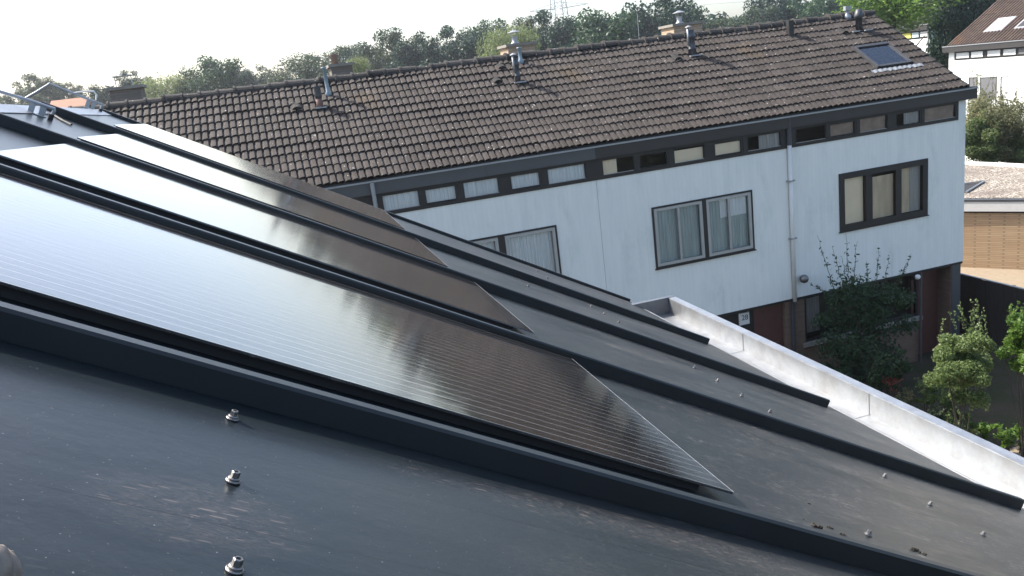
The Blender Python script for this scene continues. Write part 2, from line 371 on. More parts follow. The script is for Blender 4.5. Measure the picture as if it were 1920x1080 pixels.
# rear slope
s2 = Vector((-.86, 0, -.50)); lo = ROOFM.to_3x3().inverted() @ s2
a0 = Vector((SR - .03, RY[0], -.02)); a1 = Vector((SR - .03, RY[-1], -.02)); L = 3.4
MB().add([a0, a1, a1 + lo * L, a0 + lo * L, a0 - Vector((0, 0, .1)), a1 - Vector((0, 0, .1)), a1 + lo * L - Vector((0, 0, .1)), a0 + lo * L - Vector((0, 0, .1))],
         [(0, 1, 2, 3), (7, 6, 5, 4), (0, 4, 5, 1), (1, 5, 6, 2), (2, 6, 7, 3), (3, 7, 4, 0)]).build('rear_roof_sheet', X['roof'], own)
def screw_mesh():
    b = MB(); q_ = .82
    b.lathe([(.0088, .0002), (.0092, .0018), (.0082, .0028)], k=20)
    b.lathe([(.0072, .0029), (.0072, .0046), (.0058, .0056)], k=20)
    b.lathe([(.0052, .0057), (.0052, .0112), (.0045, .0120), (.0030, .0120), (.0028, .0095)], k=6)
    b.v = [(x * q_, y * q_, z * .9) for x, y, z in b.v]; return b
sc0 = screw_mesh().build('roofing_screw', X['steel'], own)
first = True
wash = MB().lathe([(.0115, .0002), (.0118, .0012), (.0100, .0020)], k=20)
rows = []
for k, yy in enumerate((1.794, 2.262, 2.745)): rows.append((.222 - .030 * k, yy)); rows.append((5.45, yy - .02))
for base in (2.916, 5.807, 8.834, 12.078):
    for k, off in enumerate((1.37, 1.84, 2.37)): rows.append((5.46 - .02 * (base - 2.9), base + off * (1 if base < 6 else (1.02 if base < 10 else .83 if base < 12 else 1.0))))
rows += [(3.654, 3.478), (4.008, 11.229), (5.35, 14.143), (5.429, 15.028)]
# exact spots read from the photograph
rows = [r for r in rows if r[1] < 3.4 or r[0] < 5] + [(5.475, 4.282), (5.44, 4.755), (5.469, 5.291), (5.322, 6.785), (5.274, 7.247), (5.298, 7.79), (5.25, 8.25), (5.253, 10.529), (5.22, 11.03), (5.2, 11.517), (5.35, 14.143), (5.429, 15.028)]
rows = list(dict.fromkeys(rows))
for (a, b_) in rows:
    if first: q = sc0; first = False
    else: q = sc0.copy(); COL.objects.link(q)
    q.parent = own; q.location = (a * U, b_ * U, .0004); q.rotation_euler = (0, 0, random.Random(int(a * 100 + b_ * 1000)).random() * 3)
# gutter (world aligned), child of the house
def wpart(b, name, mat, parent=own):
    o = b.build(name, mat, parent); o.matrix_parent_inverse = ROOFM.inverted(); return o
GX, GZ = 7.40 * U, CAMZ - 5.30 * U; LZ = CAMZ - 4.95 * U; GY1 = 15.05 * U; GYN = 15.9 * U; GY0 = -1.2
GI = 6.35 * U
t_ = .003
gm = MB().prismy([(GI, GZ), (GX, GZ), (GX, LZ), (GX + .046, LZ + .002), (GX + .046, LZ - .03), (GX + .043, LZ - .03), (GX + .043, LZ - .002), (GX - t_, LZ - .003), (GX - t_, GZ + .003), (GI, GZ + .003)][::-1], GY0, GY1)
gut = wpart(gm, 'gutter', X['zinc'])
se = MB().box(GI - .1, GX - t_, GY1 - .002, GY1 + .004, GZ - .0, LZ + .001); se.box(GI - .1, GX + .046, GY1 - .004, GY1 + .035, LZ + .0015, LZ + .004)
def sub(b, name, mat, parent):
    o = b.build(name, mat, parent); return o
o = sub(se, 'stop_end', X['zinc_dull'], gut)
for yy in (4.15, 3.05, 1.95):
    b = MB().box(GI, GX - .0035, yy, yy + .022, GZ + .0032, GZ + .0048); b.box(GX - .0052, GX - .0034, yy, yy + .022, GZ + .0049, LZ - .003); sub(b, 'soldered_joint', X['zinc'], gut)
# house walls under the roof
wl = MB().box(-.75, 2.05, -1.0, 5.15, .0, CAMZ - 2.25); wpart(wl, 'wall', X['brick'])
wl = MB().box(-3.4, -.755, -1.0, 5.15, .0, CAMZ - 2.35); wpart(wl, 'rear_wall', X['brick'])

# ---- solar laminates (things lying on the roof)
PV = [(3.36, 5.79, 2.62, -1.75), (6.50, 8.81, 2.52, -1.75), (9.50, 12.06, 2.34, -1.86), (13.0, 15.88, 2.32, -2.15)]
labs = ['nearest black thin-film solar panel with fine lines, largest in the picture', 'second solar panel from the camera, between the two middle roof seams',
        'third solar panel from the camera, narrow strip with bright sky reflection', 'farthest solar panel, at the verge beside the tiled terrace roof']
for i, (y0, y1, s1, s0) in enumerate(PV):
    e = empty('solar_panel'); e.matrix_world = ROOFM @ Matrix.Translation(((s0) * U, y0 * U, 0.0)); tag(e, labs[i], 'solar panel', 'solar panels on the metal roof')
    Ls, Ly = (s1 - s0) * U, (y1 - y0) * U
    n = 1; vv = []; ff = []
    def zt(x):   # the laminate lies slightly bowed and comes down at its lower end
        t = x / Ls; return .024 - .003 * t
    for k in range(n + 1):
        x = Ls * k / n
        for yy in (0.0, Ly): vv.append((x, yy, zt(x)))
    for k in range(n): ff.append((2 * k, 2 * k + 2, 2 * k + 3, 2 * k + 1))
    nb = len(vv)
    vv += [(x_, y_, z_ - .0045) for x_, y_, z_ in vv]
    for k in range(n):
        ff.append((nb + 2 * k, nb + 2 * k + 1, nb + 2 * k + 3, nb + 2 * k + 2))
        ff.append((2 * k, nb + 2 * k, nb + 2 * k + 2, 2 * k + 2)); ff.append((2 * k + 1, 2 * k + 3, nb + 2 * k + 3, nb + 2 * k + 1))
    ff += [(0, 1, nb + 1, nb), (2 * n, nb + 2 * n, nb + 2 * n + 1, 2 * n + 1)]
    MB().add(vv, ff).build('glass_laminate', X['pv'], e)
    MB().bbox(.01, Ls - .06, .012, .030, .0006, .0185, .003).build('support_rail', X['rubber'], e)
    MB().bbox(.01, Ls - .06, Ly - .030, Ly - .012, .0006, .0185, .003).build('support_rail', X['rubber'], e)
    ed = MB()
    ed.box(Ls + .0002, Ls + .0010, 0, Ly, zt(Ls) - .004, zt(Ls) + .0002)
    ed.build('edge_strip', X['lead'], e)

# ---- steel ladder hooks near the ridge
def hook(pyl, foot, bend, far, legs, label, extra=None):
    yl = pyl * U
    F_ = roof_pt(*foot, h=0.001); F_[1] = F_[1]
    yl = F_[1]
    e = empty('roof_ladder_hook'); e.matrix_world = ROOFM @ Matrix.Translation(tuple(F_)); tag(e, label, 'ladder hook', 'aluminium ladder hooks near the ridge')
    B_ = roof_pt(*bend, y=yl); far_ = [roof_pt(*q, y=yl) for q in far]
    loc = lambda q: Vector(tuple(np.array(q) - F_))
    pts = [loc(F_), loc(F_ * .15 + B_ * .85), loc(B_)] + [loc(q) for q in far_]
    MB().tube(pts, .0075, 8).build('rail', X['galv'], e)
    MB().tube([pts[0], pts[0] + Vector((0, 0, .022))], .010, 10).build('rubber_foot', X['rubber'], e)
    for (lp, wd) in legs:
        q = roof_pt(*lp, h=.001); c = loc(q); c.y = 0
        # vertical strap from roof to rail
        a, bq = pts[2], pts[3]; t = (c.x - a.x) / (bq.x - a.x) if abs(bq.x - a.x) > 1e-6 else 0
        zt_ = a.z + (bq.z - a.z) * t
        MB().box(c.x - wd, c.x + wd, -.004, .004, c.z, zt_).build('strap', X['galv'], e)
    lo_ = [loc(roof_pt(*lp, h=.001)).x for lp, _ in legs]
    MB().box(min(lo_) - .015, max(lo_) + .015, -.02, .02, .0, .004).build('foot_plate', X['galv'], e)
    if extra: MB().tube([loc(roof_pt(*q, y=yl)) for q in extra], .005, 6).build('cable_loop', X['white'], e)
    return e
hook(11.2, (94, 224), (103, 205), [(60, 190), (0, 172), (-80, 146)], [((58, 211), .010), ((77, 218), .011)], 'aluminium ladder hook near the ridge, closest to the left picture edge')
hook(15.5, (187, 211), (192, 196), [(150, 180), (93, 157), (70, 172), (42, 188)], [((161, 202), .010), ((177, 206), .010)], 'aluminium ladder hook bent over the ridge with a pale cable loop', [(128, 176), (145, 173), (160, 171), (176, 171), (181, 178), (180, 188)])
# cable on the roof
c_pts = [roof_pt(*q, h=.006) for q in [(40, 190), (70, 189), (95, 191), (110, 196)]] + [roof_pt(*q, h=.006) for q in [(100, 215), (118, 226), (134, 234)]]
tag(MB().tube([ROOFM @ Vector(tuple(q)) for q in c_pts[4:]], .005, 6).build('cable', X['rubber']), 'thin black cable running from under a solar panel to the ridge', 'cable')
# moss crumbs
rnd = random.Random(5)
crumbs = [((1530, 988), .010, 'largest of the dark moss crumbs beside the nearest seam'), ((1555, 990), .006, 'small moss crumb just right of the largest crumb'), ((1579, 1003), .006, 'moss crumb in the middle of the row beside the seam'),
          ((1712, 1031), .010, 'flat elongated moss crumb low on the black roof'), ((1732, 1039), .007, 'moss crumb at the lower end of the elongated one'), ((1283, 903), .006, 'moss crumb beside the tip of the nearest solar panel'),
          ((1517, 945), .003, 'tiny moss crumb on the sheet above the row of crumbs'), ((1508, 974), .003, 'tiny moss crumb left of the largest crumb')]
for (q, r_, lb) in crumbs:
    c = roof_pt(*q, h=.0); b = MB()
    for k in range(9):
        a, rr = rnd.random() * 6.3, rnd.random() * r_ * 1.1; s_ = r_ * (.25 + .35 * rnd.random())
        s_ *= .7; cx_, cy_ = math.cos(a) * rr * 1.3, math.sin(a) * rr * .6
        b.lathe([(s_ * .6, .0004), (s_, s_ * .5), (s_ * .7, s_ * 1.1), (s_ * .1, s_ * 1.4)], (cx_, cy_, 0), 5)
    o = b.build('moss_crumb', X['moss']); o.matrix_world = ROOFM @ Matrix.Translation(tuple(c)); tag(o, lb, 'moss', 'dry moss crumbs on the black roof')
# glove finger tips in the bottom left corner
gl = empty('work_glove'); gp = roof_pt(12, 1110, h=0.0); gl.matrix_world = ROOFM @ Matrix.Translation(tuple(gp)); tag(gl, 'mottled beige work glove just showing in the bottom left corner', 'glove')
for nm, (a, b0, c0), dr, r_ in (('palm', (-.03, -.03, .0), (.02, .02), .020), ('finger', (-.02, .0, .0), (.012, .010), .0125), ('finger', (.004, -.010, .0), (.022, .001), .0085), ('finger', (-.04, .0, .0), (-.004, .02), .010)):
    b = MB(); pts = [Vector((a + dr[0] * k / 4, b0 + dr[1] * k / 4, r_ * .9 + .002 * math.sin(k))) for k in range(5)]
    base = len(b.v); b.tube(pts, r_, 12, r_ * .9)
    e_ = pts[-1]; d_ = (pts[-1] - pts[-2]).normalized()
    b.tube([e_, e_ + d_ * r_ * .5, e_ + d_ * r_ * .8], r_ * .9, 12, r_ * .35)
    b.build(nm, X['glove'], gl, True)

# ================================================================= TERRACE ROW
def tile_mesh(x0, x1, ybase, zbase, slope, ncourse, clen, tw, rnd, nx=8, ystep=1, lift=.036, amp=.036):
    """pantile field: x along the eaves, courses running up (+y)"""
    nt_ = max(1, round((x1 - x0) / tw)); tw = (x1 - x0) / nt_
    ca, sa = math.cos(slope), math.sin(slope)
    def prof(u):
        return float(np.interp(u, [0, .08, .20, .34, .60, .82, .90, 1.], [0, 0, amp * .55, amp * .8, amp * .95, amp, amp * .62, 0]))
    u1 = [0, .08, .20, .34, .60, .76, .82, .90]; us = [u / 2 for u in u1] + [.5 + u / 2 for u in u1] + [.9999]; hs = [prof((2 * u) % 1) if u < .999 else prof(.9999) for u in us]; K = len(us)
    V = []; Fc = []; T = []
    for c in range(ncourse):
        for t in range(nt_):
            jx, jd, jl = rnd.gauss(0, .002), rnd.gauss(0, .005) - (.03 if rnd.random() < .012 else 0), rnd.gauss(0, .003)
            tint = min(1, max(0, rnd.gauss(.5, .17))); b0 = len(V)
            for (dd, up, extra) in ((c * clen + jd, lift + jl, -.02), (c * clen + jd, lift + jl, 0), ((c + 1) * clen + .02, .003, 0)):
                for u, h in zip(us, hs):
                    xx = x0 + (t + u) * tw + jx; hh = h + up + extra + .010 * math.sin(xx * 1.1 + c * .5) * math.sin(c * .9 + 1)
                    V.append((xx, ybase + dd * ca - hh * sa, zbase + dd * sa + hh * ca))
            for r_ in range(2):
                for k in range(K - 1):
                    a = b0 + r_ * K + k; Fc.append((a, a + 1, a + K + 1, a + K)); T.append(tint)
    return V, Fc, T
def build_tint(name, V, F, T, mat, parent, smooth=False):
    me = bpy.data.meshes.new(name); me.from_pydata([tuple(v) for v in V], [], F); me.materials.append(mat)
    at = me.attributes.new('tint', 'FLOAT', 'FACE'); at.data.foreach_set('value', np.array(T, dtype=np.float32))
    if smooth: me.polygons.foreach_set('use_smooth', [True] * len(me.polygons))
    o = bpy.data.objects.new(name, me); COL.objects.link(o); o.parent = parent; return o
def wall_grid(b, x0, x1, z0, z1, y0, y1, holes):
    xs = sorted({x0, x1} | {h[0] for h in holes} | {h[1] for h in holes}); zs = sorted({z0, z1} | {h[2] for h in holes} | {h[3] for h in holes})
    for i in range(len(xs) - 1):
        for j in range(len(zs) - 1):
            cx_, cz_ = (xs[i] + xs[i + 1]) / 2, (zs[j] + zs[j + 1]) / 2
            if cx_ < x0 or cx_ > x1 or any(h[0] < cx_ < h[1] and h[2] < cz_ < h[3] for h in holes): continue
            b.box(xs[i], xs[i + 1], y0, y1, zs[j], zs[j + 1])
    return b
def frame_mb(x0, x1, z0, z1, y0, y1, w_):
    b = MB(); b.box(x0, x0 + w_, y0, y1, z0, z1); b.box(x1 - w_, x1, y0, y1, z0, z1); b.box(x0 + w_, x1 - w_, y0, y1, z0, z0 + w_); b.box(x0 + w_, x1 - w_, y0, y1, z1 - w_, z1); return b
def sheet(x0, x1, z0, z1, y, wav=0., fr=9.):
    n = max(2, int((x1 - x0) * 40)) if wav else 1; b = MB()
    for k in range(n + 1):
        x = x0 + (x1 - x0) * k / n; yy = y + wav * math.sin(x * fr * 6.28) + wav * .6 * math.sin(x * fr * 2.9 * 6.28)
        b.v += [(x, yy, z0), (x, yy, z1)]
    for k in range(n): b.f.append((2 * k, 2 * k + 2, 2 * k + 3, 2 * k + 1))
    return b
C = CAMZ
FY = 17.0
TZ0, TY0, TS = C - 1.72, 16.93, R(31.4)
RIDY, RIDZ = 20.40, C - 1.72 + (20.40 - 16.93) * math.tan(R(31.4))
NC = 13; CL = (RIDY - TY0) / math.cos(TS) / NC
def terrace(x0, x1, label, fasc, pal, seed, lower, clere, curt, end=False, pier=True, gwin=None):
    rr = random.Random(seed); e = empty('terraced_house', (x0, FY, 0)); inv = Matrix.Translation((-x0, -FY, 0))
    def part(b, nm, mat, par=None, **k):
        if isinstance(b, MB): b.v = [(v[0] - x0, v[1] - FY, v[2]) for v in b.v]
        o = b.build(nm, mat, par or e, **k); return o
    tag(e, label, 'house', 'terraced houses across the garden')
    # roofs
    V, F, T = tile_mesh(x0, x1 - (.0 if not end else .04), TY0, TZ0, TS, NC, CL, .304, rr)
    V = [(v[0] - x0, v[1] - FY, v[2]) for v in V]
    build_tint('roof', V, F, T, X['tile'], e)
    if end:   # verge tiles: roll closing the end of each course
        b = MB()
        for c in range(NC):
            ya, yb = TY0 + c * CL * math.cos(TS), TY0 + (c + 1) * CL * math.cos(TS)
            za, zb = TZ0 + (ya - TY0) * math.tan(TS) + .075, TZ0 + (yb - TY0) * math.tan(TS) + .045
            b.add([(x1 - .05, ya, za - .02), (x1 + .03, ya, za - .03), (x1 + .03, ya, za - .2), (x1 - .05, ya, za - .2), (x1 - .05, yb, zb - .02), (x1 + .03, yb, zb - .03), (x1 + .03, yb, zb - .2), (x1 - .05, yb, zb - .2)],
                  [(0, 1, 2, 3), (7, 6, 5, 4), (0, 4, 5, 1), (1, 5, 6, 2), (2, 6, 7, 3), (3, 7, 4, 0)])
        part(b, 'verge', X['ridge'])
    back = MB().add([(x0, RIDY, RIDZ + .03), (x1, RIDY, RIDZ + .03), (x1, RIDY + 4.2, RIDZ - 2.5), (x0, RIDY + 4.2, RIDZ - 2.5), (x0, RIDY, RIDZ - .1), (x1, RIDY, RIDZ - .1), (x1, RIDY + 4.2, RIDZ - 2.6), (x0, RIDY + 4.2, RIDZ - 2.6)],
                    [(0, 1, 2, 3), (7, 6, 5, 4), (0, 4, 5, 1), (1, 5, 6, 2), (2, 6, 7, 3), (3, 7, 4, 0)])
    part(back, 'rear_roof', X['ridge'])
    b = MB().add([(x0, TY0 + .02, TZ0 - .004), (x1, TY0 + .02, TZ0 - .004), (x1, RIDY, RIDZ - .01), (x0, RIDY, RIDZ - .01), (x0, TY0 + .02, TZ0 - .04), (x1, TY0 + .02, TZ0 - .04), (x1, RIDY, RIDZ - .12), (x0, RIDY, RIDZ - .12)],
                 [(0, 1, 2, 3), (7, 6, 5, 4), (0, 4, 5, 1), (1, 5, 6, 2), (2, 6, 7, 3), (3, 7, 4, 0)])
    part(b, 'roof_boards', X['dark'])
    # ridge tiles
    n = round((x1 - x0) / .385); pv_ = (x1 - x0) / n; V = []; F = []; T = []
    for k in range(n):
        xa, xb = x0 + k * pv_, x0 + (k + 1) * pv_ + .03; ti = rr.random(); dz = rr.gauss(0, .011)
        secs = [(xa, .160), (xa + .05, .160), (xa + .052, .140), (xb, .122)]; K = 9; b0 = len(V)
        for xx, r_ in secs:
            for j in range(K):
                th = math.pi * j / (K - 1) ; V.append((xx - x0, RIDY - FY - math.cos(th) * r_ * 1.25, RIDZ - .035 + dz + math.sin(th) * r_))
        for s_ in range(3):
            for j in range(K - 1): F.append((b0 + s_ * K + j, b0 + (s_ + 1) * K + j, b0 + (s_ + 1) * K + j + 1, b0 + s_ * K + j + 1)); T.append(ti)
        F.append(tuple(b0 + j for j in range(K))); T.append(ti)
    build_tint('ridge_tiles', V, F, T, X['ridge'], e)
    # fascia, gutter lip, band
    xe = x1 + (.25 if end else 0)
    part(MB().box(x0 + .002, xe, FY - .10, FY - .06, C - 2.04, C - 1.775), 'fascia', X[fasc])
    part(MB().box(x0 + .002, xe, FY - .13, FY - .102, C - 1.79, C - 1.755), 'gutter_edge', X['galv'])
    if end: part(MB().box(x1 + .21, xe, FY - .058, FY + .3, C - 2.04, C - 1.775), 'fascia_return', X[fasc])
    part(MB().box(x0 + .002, xe, FY - .101, FY + .1, C - 1.774, C - 1.74), 'gutter', X['dark'])
    part(MB().box(x0 + .001, xe - (.1 if end else 0), FY - .058, FY + .15, C - 2.035, C - 1.99), 'soffit', X[fasc])
    xr = x1 - (.25 if end else 0)
    b = MB(); wall_grid(b, x0, xr, C - 2.52, C - 1.9, FY - .02, FY + .06, [(a, b2, C - 2.46, C - 2.09) for a, b2 in clere]); part(b, 'clerestory_band', X['dark'])
    for k, (a, b2) in enumerate(clere):
        z0_, z1_ = C - 2.46, C - 2.09
        inset = .05 if (k in (1, 3)) else .012
        f = part(frame_mb(a + .001, b2 - .001, z0_ + .001, z1_ - .001, FY - .012, FY + .035, .022 if inset < .02 else .045), 'clerestory_window', X['dark'])
        sub_ = lambda bb, nm, mt: part(bb, nm, mt, f)
        part(sheet(a + .02, b2 - .02, z0_ + .02, z1_ - .02, FY + .010), 'pane', X['glass'], f)
        part(MB().box(a + .02, b2 - .02, FY - .012, FY - .006, z0_ + .023, z0_ + .033), 'glazing_bead', X['greyframe'], f)
        kind = curt[k]
        if kind == 'net': part(sheet(a + .005, b2 - .005, z0_ + .005, z1_ - .005, FY + .045, .006, 7 + k), 'curtain_or_reflection', X['net'], f)
        elif kind == 'half': part(sheet(a + .005, a + (b2 - a) * .48, z0_ + .005, z1_ - .005, FY + .045, .006, 9), 'curtain_or_reflection', X['cream'], f)
        elif kind == 'halfr': part(sheet(a + (b2 - a) * .38, b2 - .01, z0_ + .005, z1_ - .005, FY + .045, .008, 6), 'curtain_or_reflection', X['drape'], f)
        elif kind == 'warm': part(sheet(a + .01, b2 - .01, z0_ + .02, z1_ - .03, FY + .05), 'blind_or_reflection', X['warm'], f)  # brown sheet painted as brick reflected in the pane
        elif kind == 'cream': part(sheet(a + .01, b2 - .01, z0_ + .02, z1_ - .07, FY + .05), 'blind_or_reflection', X['cream'], f)
    # upper wall
    if end:
        part(MB().box(x1 - .25, x1, FY, FY + .14, C - 2.52, C - 2.045), 'corner_panel', X['wall'])
    holes = [(h['x'][0], h['x'][1], C - 4.83, C - 3.36) for h in lower]
    b = MB(); wall_grid(b, x0 + .004, x1 - .004, C - 6.29, C - 2.521, FY, FY + .14, holes); part(b, 'upper_wall', X['wall'])
    for h in lower: window_big(h, part)
    # dark interior shell
    part(MB().box(x0 + .02, x1 - .02, FY + .9, FY + .95, .1, C - 1.95), 'room_wall', X['room'])
    part(MB().box(x0 + .02, x1 - .15, FY + .145, FY + .899, C - 2.62, C - 2.54), 'room_floor', X['room'])
    # jetty soffit and ground floor
    part(MB().box(x0, x1, FY + .02, FY + .9, C - 6.36, C - 6.291), 'jetty_soffit', X['dark'])
    if end:
        part(MB().box(x1 - .14, x1 - .001, FY + .141, 24.6, C - 6.29, C - 2.5), 'gable_wall', X['wall'])
        part(MB().add([(x1 - .12, FY + .1, C - 2.5), (x1 - .12, 24.6, C - 2.5), (x1 - .12, RIDY, RIDZ - .06), (x1 - .02, FY + .1, C - 2.5), (x1 - .02, 24.6, C - 2.5), (x1 - .02, RIDY, RIDZ - .06)],
                      [(0, 1, 2), (5, 4, 3), (0, 3, 4, 1), (1, 4, 5, 2), (2, 5, 3, 0)]), 'gable_top', X['wall'])
        part(MB().box(x1 - .35, x1 - .05, FY + .05, 24.5, 0, C - 6.361), 'gable_base', X['brick'])
    part(MB().box(x0, x1 - .2, 24.5, 24.6, 0, C - 2.6), 'rear_wall', X['brick'])
    return e, part
def window_big(h, part):
    a, b2 = h['x']; z0_, z1_ = C - 4.83, C - 3.36
    k = h['kind']
    f = part(frame_mb(a + .001, b2 - .001, z0_ + .001, z1_ - .001, FY - .03, FY + .08, .15 if k == 'three' else .035), 'window_frame', X['dark'])
    part(MB().box(a - .03, b2 + .03, FY - .05, FY - .002, z0_ - .02, z0_ - .001), 'sill', X['dark'], f)
    def curtain_or_reflection(x0, x1, mt, z0=None, z1=None, y=FY + .10, wav=.008, fr=8): part(sheet(x0, x1, z0 or z0_ + .02, z1 or z1_ - .02, y, wav, fr), 'curtain_or_reflection', X[mt], f)
    if k == 'three':
        for m_ in ((13.98, 14.17), (14.88, 15.05)): part(MB().box(m_[0], m_[1], FY - .02, FY + .07, z0_ + .152, z1_ - .152), 'mullion', X['dark'], f)
        for p0, p1 in ((13.35, 13.98), (14.17, 14.88), (15.05, 15.70)): part(sheet(p0, p1, z0_ + .15, z1_ - .15, FY + .01), 'pane', X['glass'], f)
        curtain_or_reflection(13.34, 13.98, 'cream', wav=.0); part(sheet(14.15, 14.9, z0_ + .1, z1_ - .25, FY + .10), 'blind_or_reflection', X['refl_band'], f)  # beige sheets paint a wall reflection behind the panes, here and below
        curtain_or_reflection(15.04, 15.40, 'refl_band', z0=z0_ + .15, wav=0.); curtain_or_reflection(15.41, 15.72, 'drape', fr=5)
    else:
        for s0, s1 in h['sash']:
            w1 = part(frame_mb(s0, s1, z0_ + .045, z1_ - .045, FY - .02, FY + .05, .07), 'sash', X['greyframe'], f)
            mids = [(s0 + s1) / 2] if h.get('slide', True) else []
            xs = [s0 + .07] + [q for m_ in mids for q in (m_ - .025, m_ + .025)] + [s1 - .07]
            for m_ in mids: part(MB().box(m_ - .025, m_ + .025, FY - .03, FY + .04, z0_ + .116, z1_ - .116), 'sash_bar', X['greyframe'], f)
            for q in range(0, len(xs), 2): part(sheet(xs[q] - .003, xs[q + 1] + .003, z0_ + .11, z1_ - .11, FY + .01), 'pane', X['glass'], f)
            curtain_or_reflection(s0 + .05, s1 - .05, h['c'], fr=h.get('fr', 11))
            if h['c'] == 'teal' and s0 > 9: part(sheet((s0 + s1) / 2 - .2, s1 - .09, C - 3.92, C - 3.46, FY + .07), 'blind_or_reflection', X['net'], f)  # white sheet paints a reflection in the upper part of the pane
        ss = h['sash']
        for q in range(len(ss) - 1): part(MB().box(ss[q][1] + .001, ss[q + 1][0] - .001, FY - .022, FY + .06, z0_ + .036, z1_ - .036), 'post', X['dark'], f)

H3 = terrace(1.75, 6.80, 'terraced house with grey fascia and white net curtains in its high windows', 'fascia_grey', 0, 3,
    [dict(x=(3.10, 5.74), kind='two', sash=[(3.14, 4.36), (4.52, 5.70)], slide=False, c='net', fr=14)],
    [(1.99, 2.79), (2.88, 3.62), (3.74, 4.55), (4.78, 5.52), (5.66, 6.58)], ['net'] * 5)
H2 = terrace(6.80, 11.75, 'terraced house with two pale double windows, in the middle of the row', 'fascia_brown', 0, 2,
    [dict(x=(8.09, 10.74), kind='two', sash=[(8.14, 9.39), (9.50, 10.70)], c='teal', fr=12)],
    [(6.97, 7.76), (7.86, 8.62), (8.75, 9.55), (9.78, 10.56), (10.67, 11.60)], ['half', '', 'cream', 'cream', 'halfr'])
H1 = terrace(11.75, 17.05, 'end terraced house with dark framed triple window and roof skylight', 'fascia_brown', 0, 1,
    [dict(x=(13.19, 15.86), kind='three')],
    [(11.98, 12.85), (12.93, 13.72), (13.81, 14.64), (14.86, 15.66), (15.74, 16.72)], ['', 'warm', 'warm', 'halfr', 'warm'], end=True)
H4 = terrace(-3.30, 1.75, 'terraced house half hidden behind the solar panels, with the nearer left chimneys', 'fascia_grey', 0, 4, [],
    [(-3.0, -2.3), (-2.2, -1.4), (-1.3, -.5), (-.3, .4), (.6, 1.5)], ['net'] * 5)
H5 = terrace(-8.35, -3.30, 'leftmost terraced house, almost wholly hidden behind the metal roof', 'fascia_brown', 0, 5, [], [(-8, -7.3), (-7.1, -6.4), (-6.2, -5.4), (-5.2, -4.4), (-4.2, -3.5)], ['net'] * 5)

def roofz(y): return TZ0 + (y - TY0) * math.tan(TS) + .03
# ground floor of the end house
e1, part1 = H1
part1(MB().box(11.75, 12.18, FY + .12, FY + .3, 0, C - 6.362), 'brick_pier', X['brick'])
part1(MB().box(12.18, 15.75, FY + .16, FY + .3, 0, C - 7.78), 'base_wall', X['brick'])
gw = part1(frame_mb(12.19, 15.74, C - 7.60, C - 6.365, FY + .16, FY + .26, .06), 'ground_window', X['dark'])
part1(MB().box(14.55, 14.68, FY + .17, FY + .25, C - 7.54, C - 6.426), 'mullion', X['dark'], gw)
part1(MB().box(12.25, 15.68, FY + .20, FY + .205, C - 7.54, C - 6.425), 'pane', X['glass'], gw)
part1(MB().box(12.10, 15.80, FY + .05, FY + .158, C - 7.70, C - 7.60), 'sill', X['concrete'])
part1(sheet(12.5, 12.9, C - 7.5, C - 6.45, FY + .5, .01), 'curtain_or_reflection', X['drape'], gw)
part1(MB().box(15.82, 17.0, FY + .5, FY + .6, 0, C - 6.362), 'porch_wall', X['door'])
part1(MB().tube([(15.70, FY + .02, 0), (15.70, FY + .02, C - 6.37)], .03, 8), 'porch_post', X['fascia_grey'])
part1(MB().box(16.72, 17.0, FY + .03, FY + .3, 0, C - 6.362), 'corner_post', X['fascia_grey'])
lm = part1(MB().box(15.40, 15.58, FY - .06, FY + .08, C - 6.50, C - 6.40), 'porch_lamp', X['dark'])
part1(MB().lathe([(.02, -.07), (.06, -.05), (.075, 0), (.05, .05), (.02, .06)], (15.5, FY - .08, C - 6.42), 12), 'lamp_globe', X['white'], lm, smooth=True)
lb = part1(MB().lathe([(.03, -.11), (.085, -.08), (.115, -.01), (.10, .05), (.05, .09)], (12.02, FY - .13, C - 5.79), 14), 'wall_lamp', X['steel'], smooth=True)
part1(MB().box(11.98, 12.06, FY - .12, FY - .001, C - 5.82, C - 5.76), 'bracket', X['galv'], lb)
# downpipe of the end house
dp = MB().tube([(11.79, FY - .05, C - 2.45), (11.79, FY - .05, C - 6.36)], .05, 10); dpo = part1(dp, 'downpipe', X['white'], smooth=True)
part1(MB().tube([(11.79, FY - .05, C - 1.80), (11.79, FY - .05, C - 2.449)], .055, 10), 'upper_downpipe', X['pipe_dark'])
for zz in (C - 3.32, C - 4.75): part1(MB().box(11.70, 11.88, FY - .11, FY - .001, zz, zz + .03), 'pipe_clip', X['galv'], dpo)
part1(MB().tube([(11.79, FY + .0, C - 6.365), (11.79, FY + .06, C - 6.6), (11.79, FY + .06, .1)], .045, 10), 'lower_downpipe', X['pipe_dark'])
